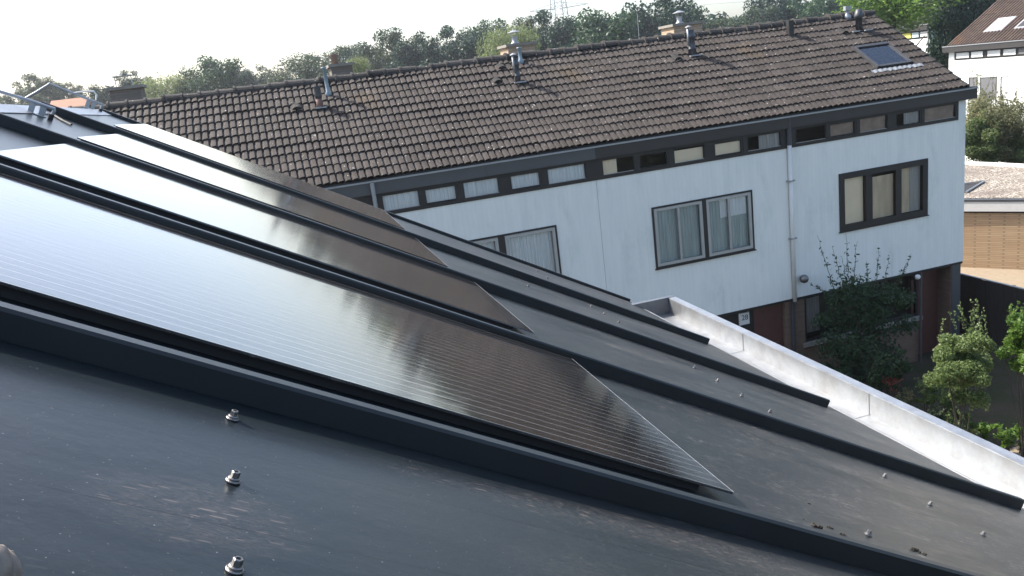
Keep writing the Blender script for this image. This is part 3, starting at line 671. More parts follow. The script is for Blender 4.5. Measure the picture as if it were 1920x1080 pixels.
# ground floor of the middle house
e2, part2 = H2
part2(MB().box(6.8, 9.70, FY + .25, FY + .35, 0, C - 6.362), 'ground_wall', plain('blue_grey_panel', (.14, .18, .19), .6))
part2(MB().box(9.70, 10.75, FY + .22, FY + .30, 0, C - 6.362), 'side_panel', X['dark'])
dr_ = part2(MB().box(10.76, 11.60, FY + .22, FY + .28, 0, C - 6.40), 'front_door', X['door'])
part2(MB().box(10.9, 11.45, FY + .20, FY + .219, C - 7.45, C - 7.42), 'letter_plate', X['steel'], dr_)
part2(MB().box(11.61, 11.74, FY + .12, FY + .3, 0, C - 6.362), 'brick_pier', X['brick'])
sg = part2(MB().box(10.33, 10.62, FY + .185, FY + .215, C - 6.76, C - 6.45), 'house_number_sign', X['white'])
def text(s_, size, mat, loc, rot, parent, name='lettering', ext=.002):
    cu = bpy.data.curves.new(name, 'FONT'); cu.body = s_; cu.size = size; cu.extrude = ext; cu.align_x = 'CENTER'; cu.align_y = 'CENTER'
    o = bpy.data.objects.new(name, cu); COL.objects.link(o); dg = bpy.context.evaluated_depsgraph_get()
    me = bpy.data.meshes.new_from_object(o.evaluated_get(dg)); bpy.data.objects.remove(o); me.materials.clear(); me.materials.append(mat)
    q = bpy.data.objects.new(name, me); COL.objects.link(q); q.parent = parent; q.location = loc; q.rotation_euler = rot; return q
text('28', .19, X['dark'], (10.49 - 6.80, .182, C - 6.58), (R(90), 0, 0), sg)
part2(MB().box(10.40, 10.52, FY + .205, FY + .219, C - 7.02, C - 6.90), 'bell_plate', X['galv'])
e3, part3 = H3
part3(MB().box(1.75, 6.8, FY + .25, FY + .35, 0, C - 6.362), 'ground_wall', X['brick'])
part3(MB().tube([(1.83, FY - .14, C - 1.80), (1.83, FY - .14, C - 2.6), (1.83, FY - .05, C - 2.8), (1.83, FY - .05, .2)], .045, 10), 'downpipe', X['galv'])
part3(MB().box(4.27, 4.273, FY - .103, FY - .1005, C - 2.04, C - 1.79), 'fascia_joint', X['dark'])
for q in (H4, H5): q[1](MB().box(q[0].location.x, q[0].location.x + 5.05, FY + .25, FY + .35, 0, C - 6.362), 'ground_wall', X['brick'])

# chimneys, vents
def chimney(part, x0, x1, y0=21.0, y1=21.75, top=.72, flue='cap', mat='brick_c'):
    zt = C + top
    c = part(MB().box(x0, x1, y0, y1, RIDZ - 1.2, zt), 'chimney', X[mat])
    part(MB().box(x0 - .06, x1 + .06, y0 - .06, y1 + .06, zt + .001, zt + .07), 'chimney_cap', X['concrete'], c)
    xm, ym = (x0 + x1) / 2 - .05, (y0 + y1) / 2
    if flue == 'cap':
        part(MB().lathe([(.11, 0), (.11, .03), (.07, .06), (.065, .18), (.075, .20)], (xm, ym, zt + .071), 14), 'flue', X['galv'], c, smooth=True)
        part(MB().lathe([(.17, .0), (.168, .012), (.02, .065)], (xm, ym, zt + .36), 16), 'flue_hat', X['galv'], c)
        part(MB().tube([(xm - .09, ym, zt + .2), (xm - .10, ym, zt + .37)], .008, 5), 'hat_stay', X['galv'], c); part(MB().tube([(xm + .09, ym, zt + .2), (xm + .10, ym, zt + .37)], .008, 5), 'hat_stay', X['galv'], c)
    elif flue == 'pot':
        part(MB().lathe([(.09, 0), (.085, .2), (.10, .22), (.10, .25)], (xm - .06, ym, zt + .071), 14), 'pot', X['terra'], c, smooth=True)
    elif flue == 'plate':
        part(MB().box(xm - .2, xm + .22, ym - .2, ym + .2, zt + .30, zt + .32), 'cover_plate', X['galv'], c)
        part(MB().tube([(xm - .17, ym, zt + .07), (xm - .17, ym, zt + .30)], .012, 6), 'plate_leg', X['galv'], c); part(MB().tube([(xm + .19, ym, zt + .07), (xm + .19, ym, zt + .30)], .012, 6), 'plate_leg', X['galv'], c)
    return c
chimney(part1, 11.75 - .65, 11.75 + .22, top=.70)
chimney(part2, 6.32, 7.06, top=.68)
chimney(H3[1], 1.76, 2.28, top=.70, flue='pot', mat='brick_g')
chimney(H4[1], -3.28, -2.62, top=.76, flue='plate', mat='brick_g')
def vent(part, x, y, ztop, kind, mat='pipe_dark', r=.07):
    z0 = roofz(y) - .05; zt = C + ztop; n = zt - z0
    if kind == 'big':
        v = part(MB().lathe([(r * 1.25, 0), (r * 1.2, n * .28), (r * 1.45, n * .30), (r * 1.05, n * .34), (r, n * .68), (r * 1.3, n * .70), (r * 1.3, n * .80), (r * 1.0, n * .84), (r * .95, n)], (x, y, z0), 14), 'vent_pipe', X[mat], smooth=True)
        part(MB().tube([(x - r * 1.15, y - .02, z0 + n * .45), (x - r * 1.15, y - .02, zt + .06)], .03, 8), 'flue_tube', X['galv'], v, smooth=True)
        part(MB().lathe([(.085, 0), (.08, .012), (.01, .045)], (x - r * .9, y - .02, zt + .075), 12), 'rain_cap', X['galv'], v)
        part(MB().box(x - .14, x + .16, y - .16, y - .10, z0 + .02, z0 + .05), 'lead_apron', X['lead'], v)
    elif kind == 'two':
        v = part(MB().lathe([(r * 1.1, 0), (r * 1.0, n * .45)], (x, y, z0), 14), 'vent_pipe', X['pipe_red'], smooth=True)
        part(MB().lathe([(r * 1.05, n * .451), (r * 1.15, n * .6), (r * 1.05, n * .95), (r * 1.2, n)], (x, y, z0), 14), 'cowl', X['pipe_dark'], v, smooth=True)
        part(MB().box(x - .12, x + .14, y - .14, y - .08, z0 + .02, z0 + .05), 'lead_apron', X['lead'], v)
    elif kind == 'thin':
        v = part(MB().lathe([(r, 0), (r * 1.4, .10), (r * .8, .14), (r * .75, n - .04), (r * 1.1, n - .03), (r * 1.1, n)], (x, y, z0), 12), 'vent_pipe', X[mat], smooth=True)
    elif kind == 'square':
        v = part(MB().box(x - .075, x + .075, y - .07, y + .07, z0, zt), 'vent_pipe', X['dark'])
    elif kind == 'tee':
        v = part(MB().lathe([(.10, 0), (.11, .12), (.04, .18), (.035, n * .8)], (x, y, z0), 12), 'vent_pipe', X['lead'], smooth=True)
        part(MB().box(x - .09, x + .09, y - .05, y + .05, zt - .12, zt), 'tee_cap', X['galv'], v)
    elif kind == 'cone':
        v = part(MB().lathe([(r * 1.15, 0), (r * 1.05, n * .60), (r * 1.6, n * .62), (r * 1.5, n * .74), (r * .9, n)], (x, y, z0), 14), 'vent_pipe', X[mat], smooth=True)
        for s_ in (-1, 1): part(MB().box(x - .16 + .16 * s_, x + .06 + .16 * s_, y - .22 - .05 * s_, y - .15 - .05 * s_, z0 + .01, z0 + .04), 'lead_apron', X['lead'], v)
    return v
vent(H4[1], 1.24, 19.40, .29, 'two'); vent(H4[1], 1.50, 19.78, .69, 'thin', 'pipe_grey', .055)
vent(part3, 5.99, 19.38, .36, 'big', r=.06); vent(part3, 6.34, 20.10, .62, 'thin', 'pipe_grey', .06)
vent(part2, 10.80, 19.53, .52, 'big', r=.085)
vent(part1, 13.95, 19.84, .47, 'square'); vent(part1, 16.03, 19.68, .55, 'cone', r=.08); vent(part1, 16.11, 20.25, .68, 'tee')
def ventile(part, x, y):
    z = roofz(y) + .03; b = MB()
    pr = [(x + .11 * math.cos(math.pi * k / 8), .02 + .085 * math.sin(math.pi * k / 8)) for k in range(9)]
    n = 9; V = [(a, y - .10, z - .09 + h) for a, h in pr] + [(a, y + .22, z + .10 + h * .25) for a, h in pr]
    b.add(V, [(i, i + 1, n + i + 1, n + i) for i in range(8)] + [(n + i, n + i + 1, i + 1, i) for i in range(0)])
    b.add([(a, y - .06, z - .066 + h * .9) for a, h in pr], [tuple(range(9))])
    part(b, 'vent_tile', X['ridge'])
ventile(H4[1], .72, 19.45); ventile(part3, 5.49, 19.47); ventile(part3, 5.98 - .2, 19.98); ventile(part2, 10.31, 19.45); ventile(part1, 15.50, 19.65)
# skylight on the end house
sk = empty('skylight'); sk.parent = e1
ca, sa = math.cos(TS), math.sin(TS)
SKM = Matrix([[1, 0, 0, 15.18 - 11.75], [0, ca, -sa, 17.98 - FY], [0, sa, ca, roofz(17.98) + .045], [0, 0, 0, 1]])
def skp(b, nm, m_): return b.build(nm, m_, sk)
SW, SLn = 1.12, 1.07
b = MB(); b.box(0, .07, 0, SLn, -.05, .03); b.box(SW - .07, SW, 0, SLn, -.05, .03); b.box(.02, .07, .01, SLn - .01, .031, .05); b.box(SW - .07, SW - .02, .01, SLn - .01, .031, .05); b.box(.0705, SW - .0705, 0, .08, -.05, .045); b.box(.0705, SW - .0705, SLn - .09, SLn, -.05, .06)
fr_ = b.build('window_frame', X['pipe_skyl'], e1); fr_.matrix_basis = SKM; bpy.data.objects.remove(sk)
fr_.name = 'skylight'
MB().add([(.07, .08, .024), (SW - .07, .08, .024), (SW - .07, SLn - .09, .024), (.07, SLn - .09, .024)], [(0, 1, 2, 3)]).build('pane', X['skyglass'], fr_)
MB().box(.071, SW - .071, .081, SLn - .091, -.14, -.13).build('shaft_floor', plain('painted_sky_reflection', (.55, .66, .80), .6), fr_)  # blue of the reflected sky is put into this panel's colour
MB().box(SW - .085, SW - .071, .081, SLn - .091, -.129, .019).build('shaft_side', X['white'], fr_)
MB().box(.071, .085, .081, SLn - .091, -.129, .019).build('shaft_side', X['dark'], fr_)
b = MB()
xs_ = [-.26 + k * (SW + .48) / 48 for k in range(49)]
n = 49; b.v = [(x, -.07, -.002 + .02 * abs(math.sin((x + 3.38) / .152 * math.pi))) for x in xs_] + [(x, -.155 - .03 * ((x / .104) % 2 < 1), -.02 + .02 * abs(math.sin((x + 3.38) / .152 * math.pi))) for x in xs_]
b.f = [(i, n + i, n + i + 1, i + 1) for i in range(n - 1)]
b.build('lead_apron', X['greyframe'], fr_)

# ================================================================= RIGHT-HAND HOUSES (facade faces -x)
def side_house(X0, y0, y1, zoff, label, seed, tilem, clere, clmats, lower, name='white_house', roof_run=3.9, k=1., skyl=None, depth=7.5, zb=0.0):
    """local frame: x'=depth (+x world), facade at x=X0 running along y"""
    e = empty(name, (X0, y0, 0)); tag(e, label, 'house'); rr = random.Random(seed)
    Z = lambda z: C + zoff + z * k
    def part(b, nm, mat, par=None, **kk):
        b.v = [(v[0] - X0, v[1] - y0, v[2]) for v in b.v]; return b.build(nm, mat, par or e, **kk)
    b = MB()   # wall grid along y
    ys = sorted({y0, y1} | {h[0] for h in lower} | {h[1] for h in lower}); zs = sorted({zb, Z(-2.52)} | {Z(h[2]) for h in lower} | {Z(h[3]) for h in lower})
    for i in range(len(ys) - 1):
        for j in range(len(zs) - 1):
            cy_, cz_ = (ys[i] + ys[i + 1]) / 2, (zs[j] + zs[j + 1]) / 2
            if any(h[0] < cy_ < h[1] and Z(h[2]) < cz_ < Z(h[3]) for h in lower): continue
            b.box(X0, X0 + .15, ys[i], ys[i + 1], zs[j], zs[j + 1])
    part(b, 'wall', X['plaster'])
    part(MB().box(X0, X0 + .15, y1 - .42, y1 - .001, Z(-2.52) + .001, Z(-2.0)), 'corner_panel', X['plaster'])
    part(MB().box(X0 + .16, X0 + depth, y1 - .15, y1 - .01, zb, Z(-2.1)), 'end_wall', X['brick'])
    part(MB().box(X0 + .16, X0 + depth, y0 + .01, y0 + .15, zb, Z(-2.1)), 'near_wall', X['plaster'])
    part(MB().box(X0 - .01, X0 + .08, y0, y1 - .425, Z(-2.49), Z(-1.95)), 'clerestory_band', X['dark'])
    part(MB().box(X0 - .25, X0 - .2, y0 - .1, y1 + .25, Z(-2.0), Z(-1.68)), 'fascia', X['fascia_brown'])
    part(MB().box(X0 - .29, X0 - .02, y0 - .1, y1 + .25, Z(-1.68) + .001, Z(-1.63)), 'gutter', X['galv'])
    part(MB().box(X0 - .199, X0 + .1, y0, y1 + .1, Z(-2.0), Z(-1.96)), 'soffit', X['dark'])
    for (a, b2), mt in zip(clere, clmats):
        f = part(MB().box(X0 - .03, X0 - .012, a, b2, Z(-2.43), Z(-2.06)), 'clerestory_window', X['dark'])
        part(MB().box(X0 - .035, X0 - .031, a + .04, b2 - .04, Z(-2.40), Z(-2.09)), 'pane', mt, f)
    for h in lower:
        f = part(MB().box(X0 + .04, X0 + .10, h[0] + .001, h[1] - .001, Z(h[2]) + .001, Z(h[3]) - .001), 'window', X['fascia_grey'])
        if h[1] - h[0] > .3: part(MB().box(X0 + .03, X0 + .039, h[0] + .06, h[1] - .06, Z(h[2]) + .06, Z(h[3]) - .06), 'pane', h[4], f)
    # tile roof: build in (u along y, v along x)
    V, F, T = tile_mesh(0, y1 - y0 + .1, 0, 0, R(31), round(roof_run / .33 / math.cos(R(31))), .33, .46, rr, lift=.012, amp=.075)
    V = [(v[1] - .18, (y1 - y0 + .05) - v[0], v[2] + Z(-1.66)) for v in V]
    o = build_tint('roof', V, F, T, tilem, e)
    run = roof_run; h_ = run * math.tan(R(31))
    part(MB().add([(X0 - .15, y0, Z(-1.66) - .03), (X0 - .15, y1, Z(-1.66) - .03), (X0 - .15 + run, y1, Z(-1.66) + h_ - .03), (X0 - .15 + run, y0, Z(-1.66) + h_ - .03),
                   (X0 - .15 + 2 * run, y1, Z(-1.66) - .03), (X0 - .15 + 2 * run, y0, Z(-1.66) - .03)], [(0, 3, 2, 1), (3, 5, 4, 2), (0, 1, 4, 5), (1, 2, 4), (0, 5, 3)]), 'roof_structure', X['ridge'])
    part(MB().tube([(X0 - .15 + run, y0, Z(-1.66) + h_), (X0 - .15 + run, y1 + .1, Z(-1.66) + h_)], .13, 10), 'ridge_tiles', X['ridge'])
    if skyl:
        for (u0, u1, ya, yb, mt) in skyl:
            sl_ = math.tan(R(31)); q = []
            for (u, y) in ((u0, ya), (u0, yb), (u1, yb), (u1, ya)): q.append((X0 + u, y, Z(-1.66) + (u + .18) * sl_ + .10))
            inn = []
            cu_, cyy = (u0 + u1) / 2, (ya + yb) / 2
            for (u, y) in ((u0, ya), (u0, yb), (u1, yb), (u1, ya)):
                u2, y2 = cu_ + (u - cu_) * .80, cyy + (y - cyy) * .80; inn.append((X0 + u2, y2, Z(-1.66) + (u2 + .18) * sl_ + .115))
            low = [(a, b2, c - .12) for a, b2, c in q]
            f = part(MB().add(q + low, [(0, 3, 2, 1), (0, 1, 5, 4), (1, 2, 6, 5), (2, 3, 7, 6), (3, 0, 4, 7)]), 'skylight', X['lead'])
            part(MB().add(inn, [(0, 3, 2, 1)]), 'pane', mt, f)
    return e, part
pale = plain('pale_window_blind', (.62, .63, .62), .35); wht = plain('white_blind', (.82, .83, .82), .4); cyan = plain('pale_cyan_blind', (.55, .66, .68), .3); greyp = plain('grey_window', (.13, .13, .135), .8)
cl = [(41.18, 40.17), (40.08, 39.18), (38.92, 37.98), (37.84, 36.96), (36.85, 35.95), (35.8, 34.9), (33.7, 32.8)]
sh1, ps1 = side_house(40.5, 26.0, 41.75, 0.0, 'white house with orange-brown tiled roof and skylight at the right edge', 21, X['tile_red'],
    [(b, a) for a, b in cl], [pale, wht, pale, pale, greyp, pale, pale],
    [(39.57, 40.22, -4.9, -3.55, greyp), (38.2, 39.4, -4.9, -3.58, greyp), (37.45, 37.98, -4.9, -3.58, pale)], skyl=[(.72, 1.83, 38.7, 39.95, wht), (.75, 1.6, 36.6, 37.9, X['rubber'])])
sh2, ps2 = side_house(51.5, 55.0, 66.0, 1.83, 'small distant white house with yellow curtains under the overhanging green tree', 22, X['ridge'],
    [(58.1, 59.2), (57.0, 58.0), (56.15, 56.95), (55.25, 56.05)], [X['yellow'], X['yellow'], cyan, pale], [], name='white_house', k=1.25, zb=-.5, roof_run=3.5)
ps2(MB().tube([(51.4, 55.1, -1), (51.4, 55.1, C - .5)], .06, 8), 'downpipe', X['greyframe'])

# ---- brick shed with gravel flat roof
A = Vector((23.40, 23.45)); B = Vector((26.6, 18.9)); zt = C - 6.84
sh = empty('brick_shed', (A.x, A.y, 0)); tag(sh, 'yellow brick shed with gravel flat roof and white fascia beyond the white gable', 'shed')
def shp(b, nm, m_):
    b.v = [(v[0] - A.x, v[1] - A.y, v[2]) for v in b.v]; return b.build(nm, m_, sh)
def slab(P, z0, z1):
    n = len(P); return MB().add([(p[0], p[1], z0) for p in P] + [(p[0], p[1], z1) for p in P], [tuple(range(n))[::-1], tuple(range(n, 2 * n))] + [(i, (i + 1) % n, n + (i + 1) % n, n + i) for i in range(n)])
d_ = (B - A).normalized(); nn = Vector((-d_.y, d_.x)) * 1.0
A0 = A - d_ * 1.0; Pw = [A0, B, Vector((30.5, 21.0)), Vector((29.0, 30.2)), Vector((23.0, 30.0))]
shp(slab(Pw, 0, zt), 'wall', X['brick_y'])
cen = Vector((26.5, 25.0))
grow = lambda P, g_: [p + (p - cen).normalized() * g_ for p in P]
shp(slab(grow(Pw, .06), zt + .001, zt + .07), 'shadow_gap', X['dark'])
shp(slab(grow(Pw, .14), zt + .071, zt + .42), 'fascia', X['white'])
shp(slab(grow(Pw, .16), zt + .421, zt + .50), 'roof_edge', X['fascia_grey'])
shp(slab(grow(Pw, -.12), zt + .501, zt + .52), 'roof_gravel', X['gravel'])
b = MB(); P_ = [Vector((30.4, 21.0)), Vector((29.0, 30.2)), Vector((23.0, 30.0))]
for i in range(2):
    a, c = P_[i], P_[i + 1]; dd = (c - a).normalized(); n2 = Vector((-dd.y, dd.x)) * .12
    b.add([(a.x, a.y, zt + .501), (c.x, c.y, zt + .501), (c.x + n2.x, c.y + n2.y, zt + .501), (a.x + n2.x, a.y + n2.y, zt + .501), (a.x, a.y, zt + .66), (c.x, c.y, zt + .66), (c.x + n2.x, c.y + n2.y, zt + .66), (a.x + n2.x, a.y + n2.y, zt + .66)],
          [(0, 3, 2, 1), (4, 5, 6, 7), (0, 1, 5, 4), (1, 2, 6, 5), (2, 3, 7, 6), (3, 0, 4, 7)])
shp(b, 'parapet_trim', X['white'])
# roof hatch: dark opening seen on the gravel
h0 = atZ(1812, 345, zt + .53); h1 = atZ(1846, 341, zt + .53); h2 = atZ(1812, 362, zt + .53)
shp(MB().add([h0, h1, h2, h0 + Vector((-1.2, .3, 0)), ], [(0, 3, 2, 1)]), 'roof_hatch', X['rubber'])
shp(MB().tube([h1 + Vector((0, 0, .04)), h2 + Vector((0, 0, .04))], .035, 6), 'hatch_trim', X['galv'])
shp(MB().tube([h1 + Vector((0, 0, .04)), h0 + Vector((-1, .2, .04))], .03, 6), 'hatch_trim', X['galv'])

# ---- fence
fe = empty('garden_fence', (18.12, 8, 0)); tag(fe, 'dark timber garden fence running back to the end house', 'fence')
b = MB(); r_ = random.Random(9)
for k in range(74):
    y0 = k * .145
    b.box(-.012 + r_.gauss(0, .003), .012, y0, y0 + .138, .03, 1.80 + r_.gauss(0, .004))
b.build('boards', X['fence'], fe)
for k in range(6): MB().box(.013, .09, k * 2.1, k * 2.1 + .08, 0, 1.83).build('post', X['fence'], fe)
MB().box(.013, .05, 0, 10.7, 1.5, 1.58).build('rail', X['fence'], fe); MB().box(-.03, .03, 0, 10.73, 1.815, 1.835).build('capping', X['greyframe'], fe)

# ================================================================= FOLIAGE
def leaf_cloud(rng, centers, radii, n, size, aspect=1.7, out=.5, down=0., flat=.0):
    """numpy quads (rhombic leaves) spread over clumps"""
    K = len(centers); wts = radii ** 2; wts /= wts.sum(); idx = rng.choice(K, n, p=wts)
    d = rng.normal(size=(n, 3)); d /= np.linalg.norm(d, axis=1)[:, None]
    rr = radii[idx][:, None] * (rng.random((n, 1)) ** .45)
    p = centers[idx] + d * rr * np.array([1, 1, .85])
    nor = d * out + rng.normal(size=(n, 3)) * .7 + np.array([0, 0, .35]); nor /= np.linalg.norm(nor, axis=1)[:, None]
    t = np.cross(nor, rng.normal(size=(n, 3))); t[:, 2] -= down; t -= nor * (t * nor).sum(1)[:, None]; t /= np.linalg.norm(t, axis=1)[:, None]
    s = np.cross(nor, t); L = size * (.6 + .8 * rng.random((n, 1)))
    v = np.stack([p - t * L * .5, p + s * L * .5 / aspect, p + t * L * .5, p - s * L * .5 / aspect], 1).reshape(-1, 3)
    tint = np.clip(.5 + .25 * rng.normal(size=n) + .25 * rng.normal(size=K)[idx], 0, 1)
    return v, tint
def cloud_mesh(name, v, tint, mat):
    n = len(v) // 4; me = bpy.data.meshes.new(name)
    me.vertices.add(len(v)); me.vertices.foreach_set('co', v.astype(np.float32).ravel())
    me.loops.add(4 * n); me.loops.foreach_set('vertex_index', np.arange(4 * n, dtype=np.int32))
    me.polygons.add(n); me.polygons.foreach_set('loop_start', np.arange(0, 4 * n, 4, dtype=np.int32)); me.polygons.foreach_set('loop_total', np.full(n, 4, dtype=np.int32))
    me.materials.append(mat); at = me.attributes.new('tint', 'FLOAT', 'FACE'); at.data.foreach_set('value', tint.astype(np.float32))
    me.update(); me.validate(); return me
def crown(seed, mat, kind='round', nleaf=5200, size=.055):
    """unit crown: centre at origin, radius ~1"""
    rng = np.random.default_rng(seed); nc = 46
    c = rng.normal(size=(nc, 3)); c /= np.linalg.norm(c, axis=1)[:, None]
    c *= (rng.random((nc, 1)) ** .4) * .86; r_ = .20 + .20 * rng.random(nc)
    if kind == 'round': c[:, 2] *= .95
    if kind == 'broken': c *= 1.12; r_ *= .85
    if kind == 'tall': c[:, :2] *= (1 - .45 * np.clip(c[:, 2:3] + .2, 0, 1)); r_ *= .85
    if kind == 'willow':
        v, t = leaf_cloud(rng, c, r_, nleaf // 2, size, 3.2, .2, 2.)
        k = 520; th = rng.random(k) * 6.283; rad = .35 + .6 * rng.random(k); x, y = np.cos(th) * rad, np.sin(th) * rad; z0 = .55 * np.sqrt(np.clip(1.05 - rad ** 2, 0, 1)) + .2 + .1 * rng.normal(size=k)
        V2, T2 = [], []
        for i in range(k):
            m_ = 14; zz = z0[i] - np.linspace(0, .7 + .6 * rng.random(), m_); cc = np.stack([x[i] + .03 * rng.normal(size=m_), y[i] + .03 * rng.normal(size=m_), zz], 1)
            vv, tt = leaf_cloud(rng, cc, np.full(m_, .03), m_, size * 1.2, 3.5, .1, 6.); V2.append(vv); T2.append(tt)
        return cloud_mesh('crown', np.concatenate([v] + V2), np.concatenate([t] + T2), mat)
    v, t = leaf_cloud(rng, c, r_, nleaf, size); return cloud_mesh('crown', v, t, mat)
CR = {}
for key, mt, kd, nl, sz in (('oak', 'leafA', 'broken', 17000, .07), ('oak2', 'leafA', 'round', 17000, .07), ('dark', 'leafB', 'round', 17000, .065), ('dark2', 'leafB', 'broken', 17000, .065), ('willow', 'leafC', 'willow', 14000, .065),
                    ('grey', 'leafD', 'round', 17000, .06), ('olive', 'leafD', 'round', 17000, .045), ('poplar', 'leafB', 'tall', 9000, .07), ('fresh', 'leafE', 'round', 12000, .055), ('grey2', 'leafD', 'broken', 17000, .065)):
    CR[key] = crown(len(CR) + 11, X[mt], kd, nl, sz)
def trunk_mesh(seed, H, r0, crown_c, crown_r):
    rr = random.Random(seed); b = MB(); pts = [Vector((rr.gauss(0, .02) * k, rr.gauss(0, .02) * k, H * k / 6)) for k in range(7)]
    b.tube(pts, r0, 8, r0 * .45)
    for k in range(8):
        a = rr.random() * 6.28; st = pts[3 + k % 4]; L_ = crown_r * (.25 + .25 * rr.random())
        en = st + Vector((math.cos(a) * L_, math.sin(a) * L_, L_ * (.5 + .6 * rr.random()))); mid = (st + en) / 2 + Vector((0, 0, -.06 * L_))
        b.tube([st, mid, en], r0 * .35, 5, r0 * .08)
    return b
TRUNKS = {}
def tree(px, top, wpx, Y, key, label, hfac=1.25, seed=0, group='trees beyond the terraced houses', zbase=0., name='broadleaf_tree', bottom=None):
    if group.startswith('trees beyond'):
        Y *= 2.0; wpx *= 1.28; top -= 9 if px > 330 else 0
    P0 = atY(px, top, Y); m_per_px = (atY(px + 10, top, Y) - atY(px, top, Y)).length / 10
    rx = wpx * m_per_px / 2; rz = rx * hfac; rx *= 1.22; rz *= 1.15; cz = P0.z - rz * .84
    rr = random.Random(seed + int(px)); e = empty(name, (P0.x, Y, zbase)); tag(e, label, 'tree', group)
    o = bpy.data.objects.new('crown', CR[key]); COL.objects.link(o); o.parent = e; o.location = (0, 0, cz - zbase); o.scale = (rx * 1.05, rx * 1.05, rz); o.rotation_euler = (0, 0, rr.random() * 6.28)
    # denser lower crown
    if bottom:
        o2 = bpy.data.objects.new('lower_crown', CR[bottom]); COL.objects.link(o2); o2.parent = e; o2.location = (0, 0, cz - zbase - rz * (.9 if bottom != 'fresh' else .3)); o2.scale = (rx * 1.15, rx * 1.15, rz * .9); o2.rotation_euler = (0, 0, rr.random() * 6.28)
    trunk_mesh(seed + int(px), max(1., cz - zbase + rz * .3), max(.12, rx * .07), cz, rx).build('trunk', X['bark'], e)
    return e
TL = [ # px, top y, width, Y, kind, hfac, lower crown, label
 (20, 168, 70, 62, 'grey2', 1.0, None, 'pale bushy tree at the far left edge behind the ladder hooks'),
 (62, 138, 52, 64, 'grey2', 1.15, 'grey2', 'faint sparse tree behind the first ladder hook'),
 (112, 150, 44, 70, 'grey2', 1.1, None, 'small faint tree above the ridge end of the ladder hook'),
 (183, 162, 62, 58, 'dark', 1.0, 'dark', 'low dark tree left of the leftmost chimney'),
 (243, 140, 52, 60, 'dark2', 1.1, 'dark', 'dark tree directly behind the leftmost chimney'),
 (306, 140, 92, 56, 'willow', .85, 'willow', 'pale green willow right of the leftmost chimney'),
 (388, 112, 84, 55, 'oak2', 1.05, 'dark2', 'broken crowned oak standing highest on the left part of the skyline'),
 (442, 140, 50, 62, 'dark2', 1.0, 'dark', 'small ragged tree just right of the tall left oak'),
 (495, 134, 52, 66, 'poplar', 1.2, 'dark', 'narrow dark tree between the left oak and the pale round tree'),
 (572, 116, 112, 52, 'olive', .80, 'olive', 'broad pale green tree left of the chimney with the clay pot'),
 (638, 92, 64, 64, 'grey', 1.1, 'dark', 'greyish tree right behind the chimney with the clay pot'),
 (684, 94, 74, 60, 'dark', 1.1, 'dark', 'round dark tree right of the chimney with the clay pot'),
 (668, 116, 30, 40, 'willow', 1.2, None, 'small yellow green bush just right of the chimney with the clay pot'),
 (733, 64, 82, 56, 'grey2', 1.25, 'grey', 'tall grey green tree with gaps near its foot, first of a pair'),
 (774, 78, 76, 54, 'dark', 1.3, 'dark', 'tall dark green tree, second of a pair'),
 (822, 74, 58, 60, 'poplar', 1.2, 'dark2', 'slim tree between the dark tree and the round one'),
 (857, 70, 76, 56, 'dark2', 1.15, 'dark', 'rounded dark tree left of the bright willow'),
 (903, 46, 74, 60, 'oak2', 1.15, 'oak2', 'high round tree rising just behind the bright willow'),
 (950, 56, 78, 48, 'willow', 1.2, 'willow', 'bright yellow green weeping willow beside the capped chimney'),
 (985, 42, 60, 58, 'grey2', 1.1, 'grey', 'olive tree just above the capped chimney'),
 (1035, 42, 76, 56, 'dark2', 1.2, 'oak2', 'dark tree below the foot of the pylon'),
 (1108, 24, 108, 52, 'oak2', 1.05, 'dark', 'large rounded green tree right of the pylon'),
 (1172, 40, 56, 58, 'oak', 1.1, 'dark', 'tree with a ragged edge between two large round trees'),
 (1222, 4, 108, 54, 'dark', 1.15, 'dark', 'tallest dark round tree on the skyline beside the mast'),
 (1292, 12, 76, 58, 'oak2', 1.1, 'dark', 'green tree directly behind the right chimney'),
 (1348, 40, 84, 50, 'grey', .8, 'grey', 'low grey green tree right of the right chimney'),
 (1405, 26, 76, 56, 'grey2', 1.0, 'dark', 'mid grey tree left of the square vent'),
 (1452, -6, 76, 60, 'dark', 1.3, 'dark2', 'tall blue green tree behind the square vent'),
 (1492, 22, 54, 64, 'grey', 1.1, 'dark', 'small dull tree in the gap right of the square vent'),
 (1542, -8, 84, 56, 'oak2', 1.1, 'oak2', 'green tree behind the right end of the ridge'),
 (1598, -20, 76, 62, 'dark', 1.3, 'dark', 'shadowy tree behind the pipes at the ridge end'),
]
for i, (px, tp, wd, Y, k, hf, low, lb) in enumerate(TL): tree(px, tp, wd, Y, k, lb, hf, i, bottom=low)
RT_ = [
 (1676, -84, 172, 50, 'fresh', .74, None, 'bright green sunlit tree leaning over the small white house'),
 (1816, -70, 100, 50, 'dark', 2.0, 'dark', 'big dark tree left of the orange-brown roof'),
 (1850, -80, 120, 58, 'dark2', 2.0, 'dark', 'shaded tree close behind the orange-brown roof'),
 (1740, -40, 150, 72, 'dark', 1.6, 'dark', 'distant dark tree behind the bright green one'),
]
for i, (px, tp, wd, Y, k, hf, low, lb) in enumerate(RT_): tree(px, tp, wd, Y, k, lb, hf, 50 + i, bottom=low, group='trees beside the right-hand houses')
# far wood closing the horizon
rng = np.random.default_rng(77); nc = 900
ang_ = rng.uniform(R(-40), R(75), nc); dist = rng.uniform(150, 215, nc)
cc = np.stack([np.sin(ang_) * dist, np.cos(ang_) * dist, rng.uniform(1, 13.2, nc)], 1); v, t = leaf_cloud(rng, cc, rng.uniform(2.4, 4.6, nc), 70000, 1.5)
o = bpy.data.objects.new('distant_wood', cloud_mesh('distant_wood', v, t, X['leafB'])); COL.objects.link(o); tag(o, 'far belt of dark woodland filling the gaps between the nearer trees', 'woodland', kind='stuff')

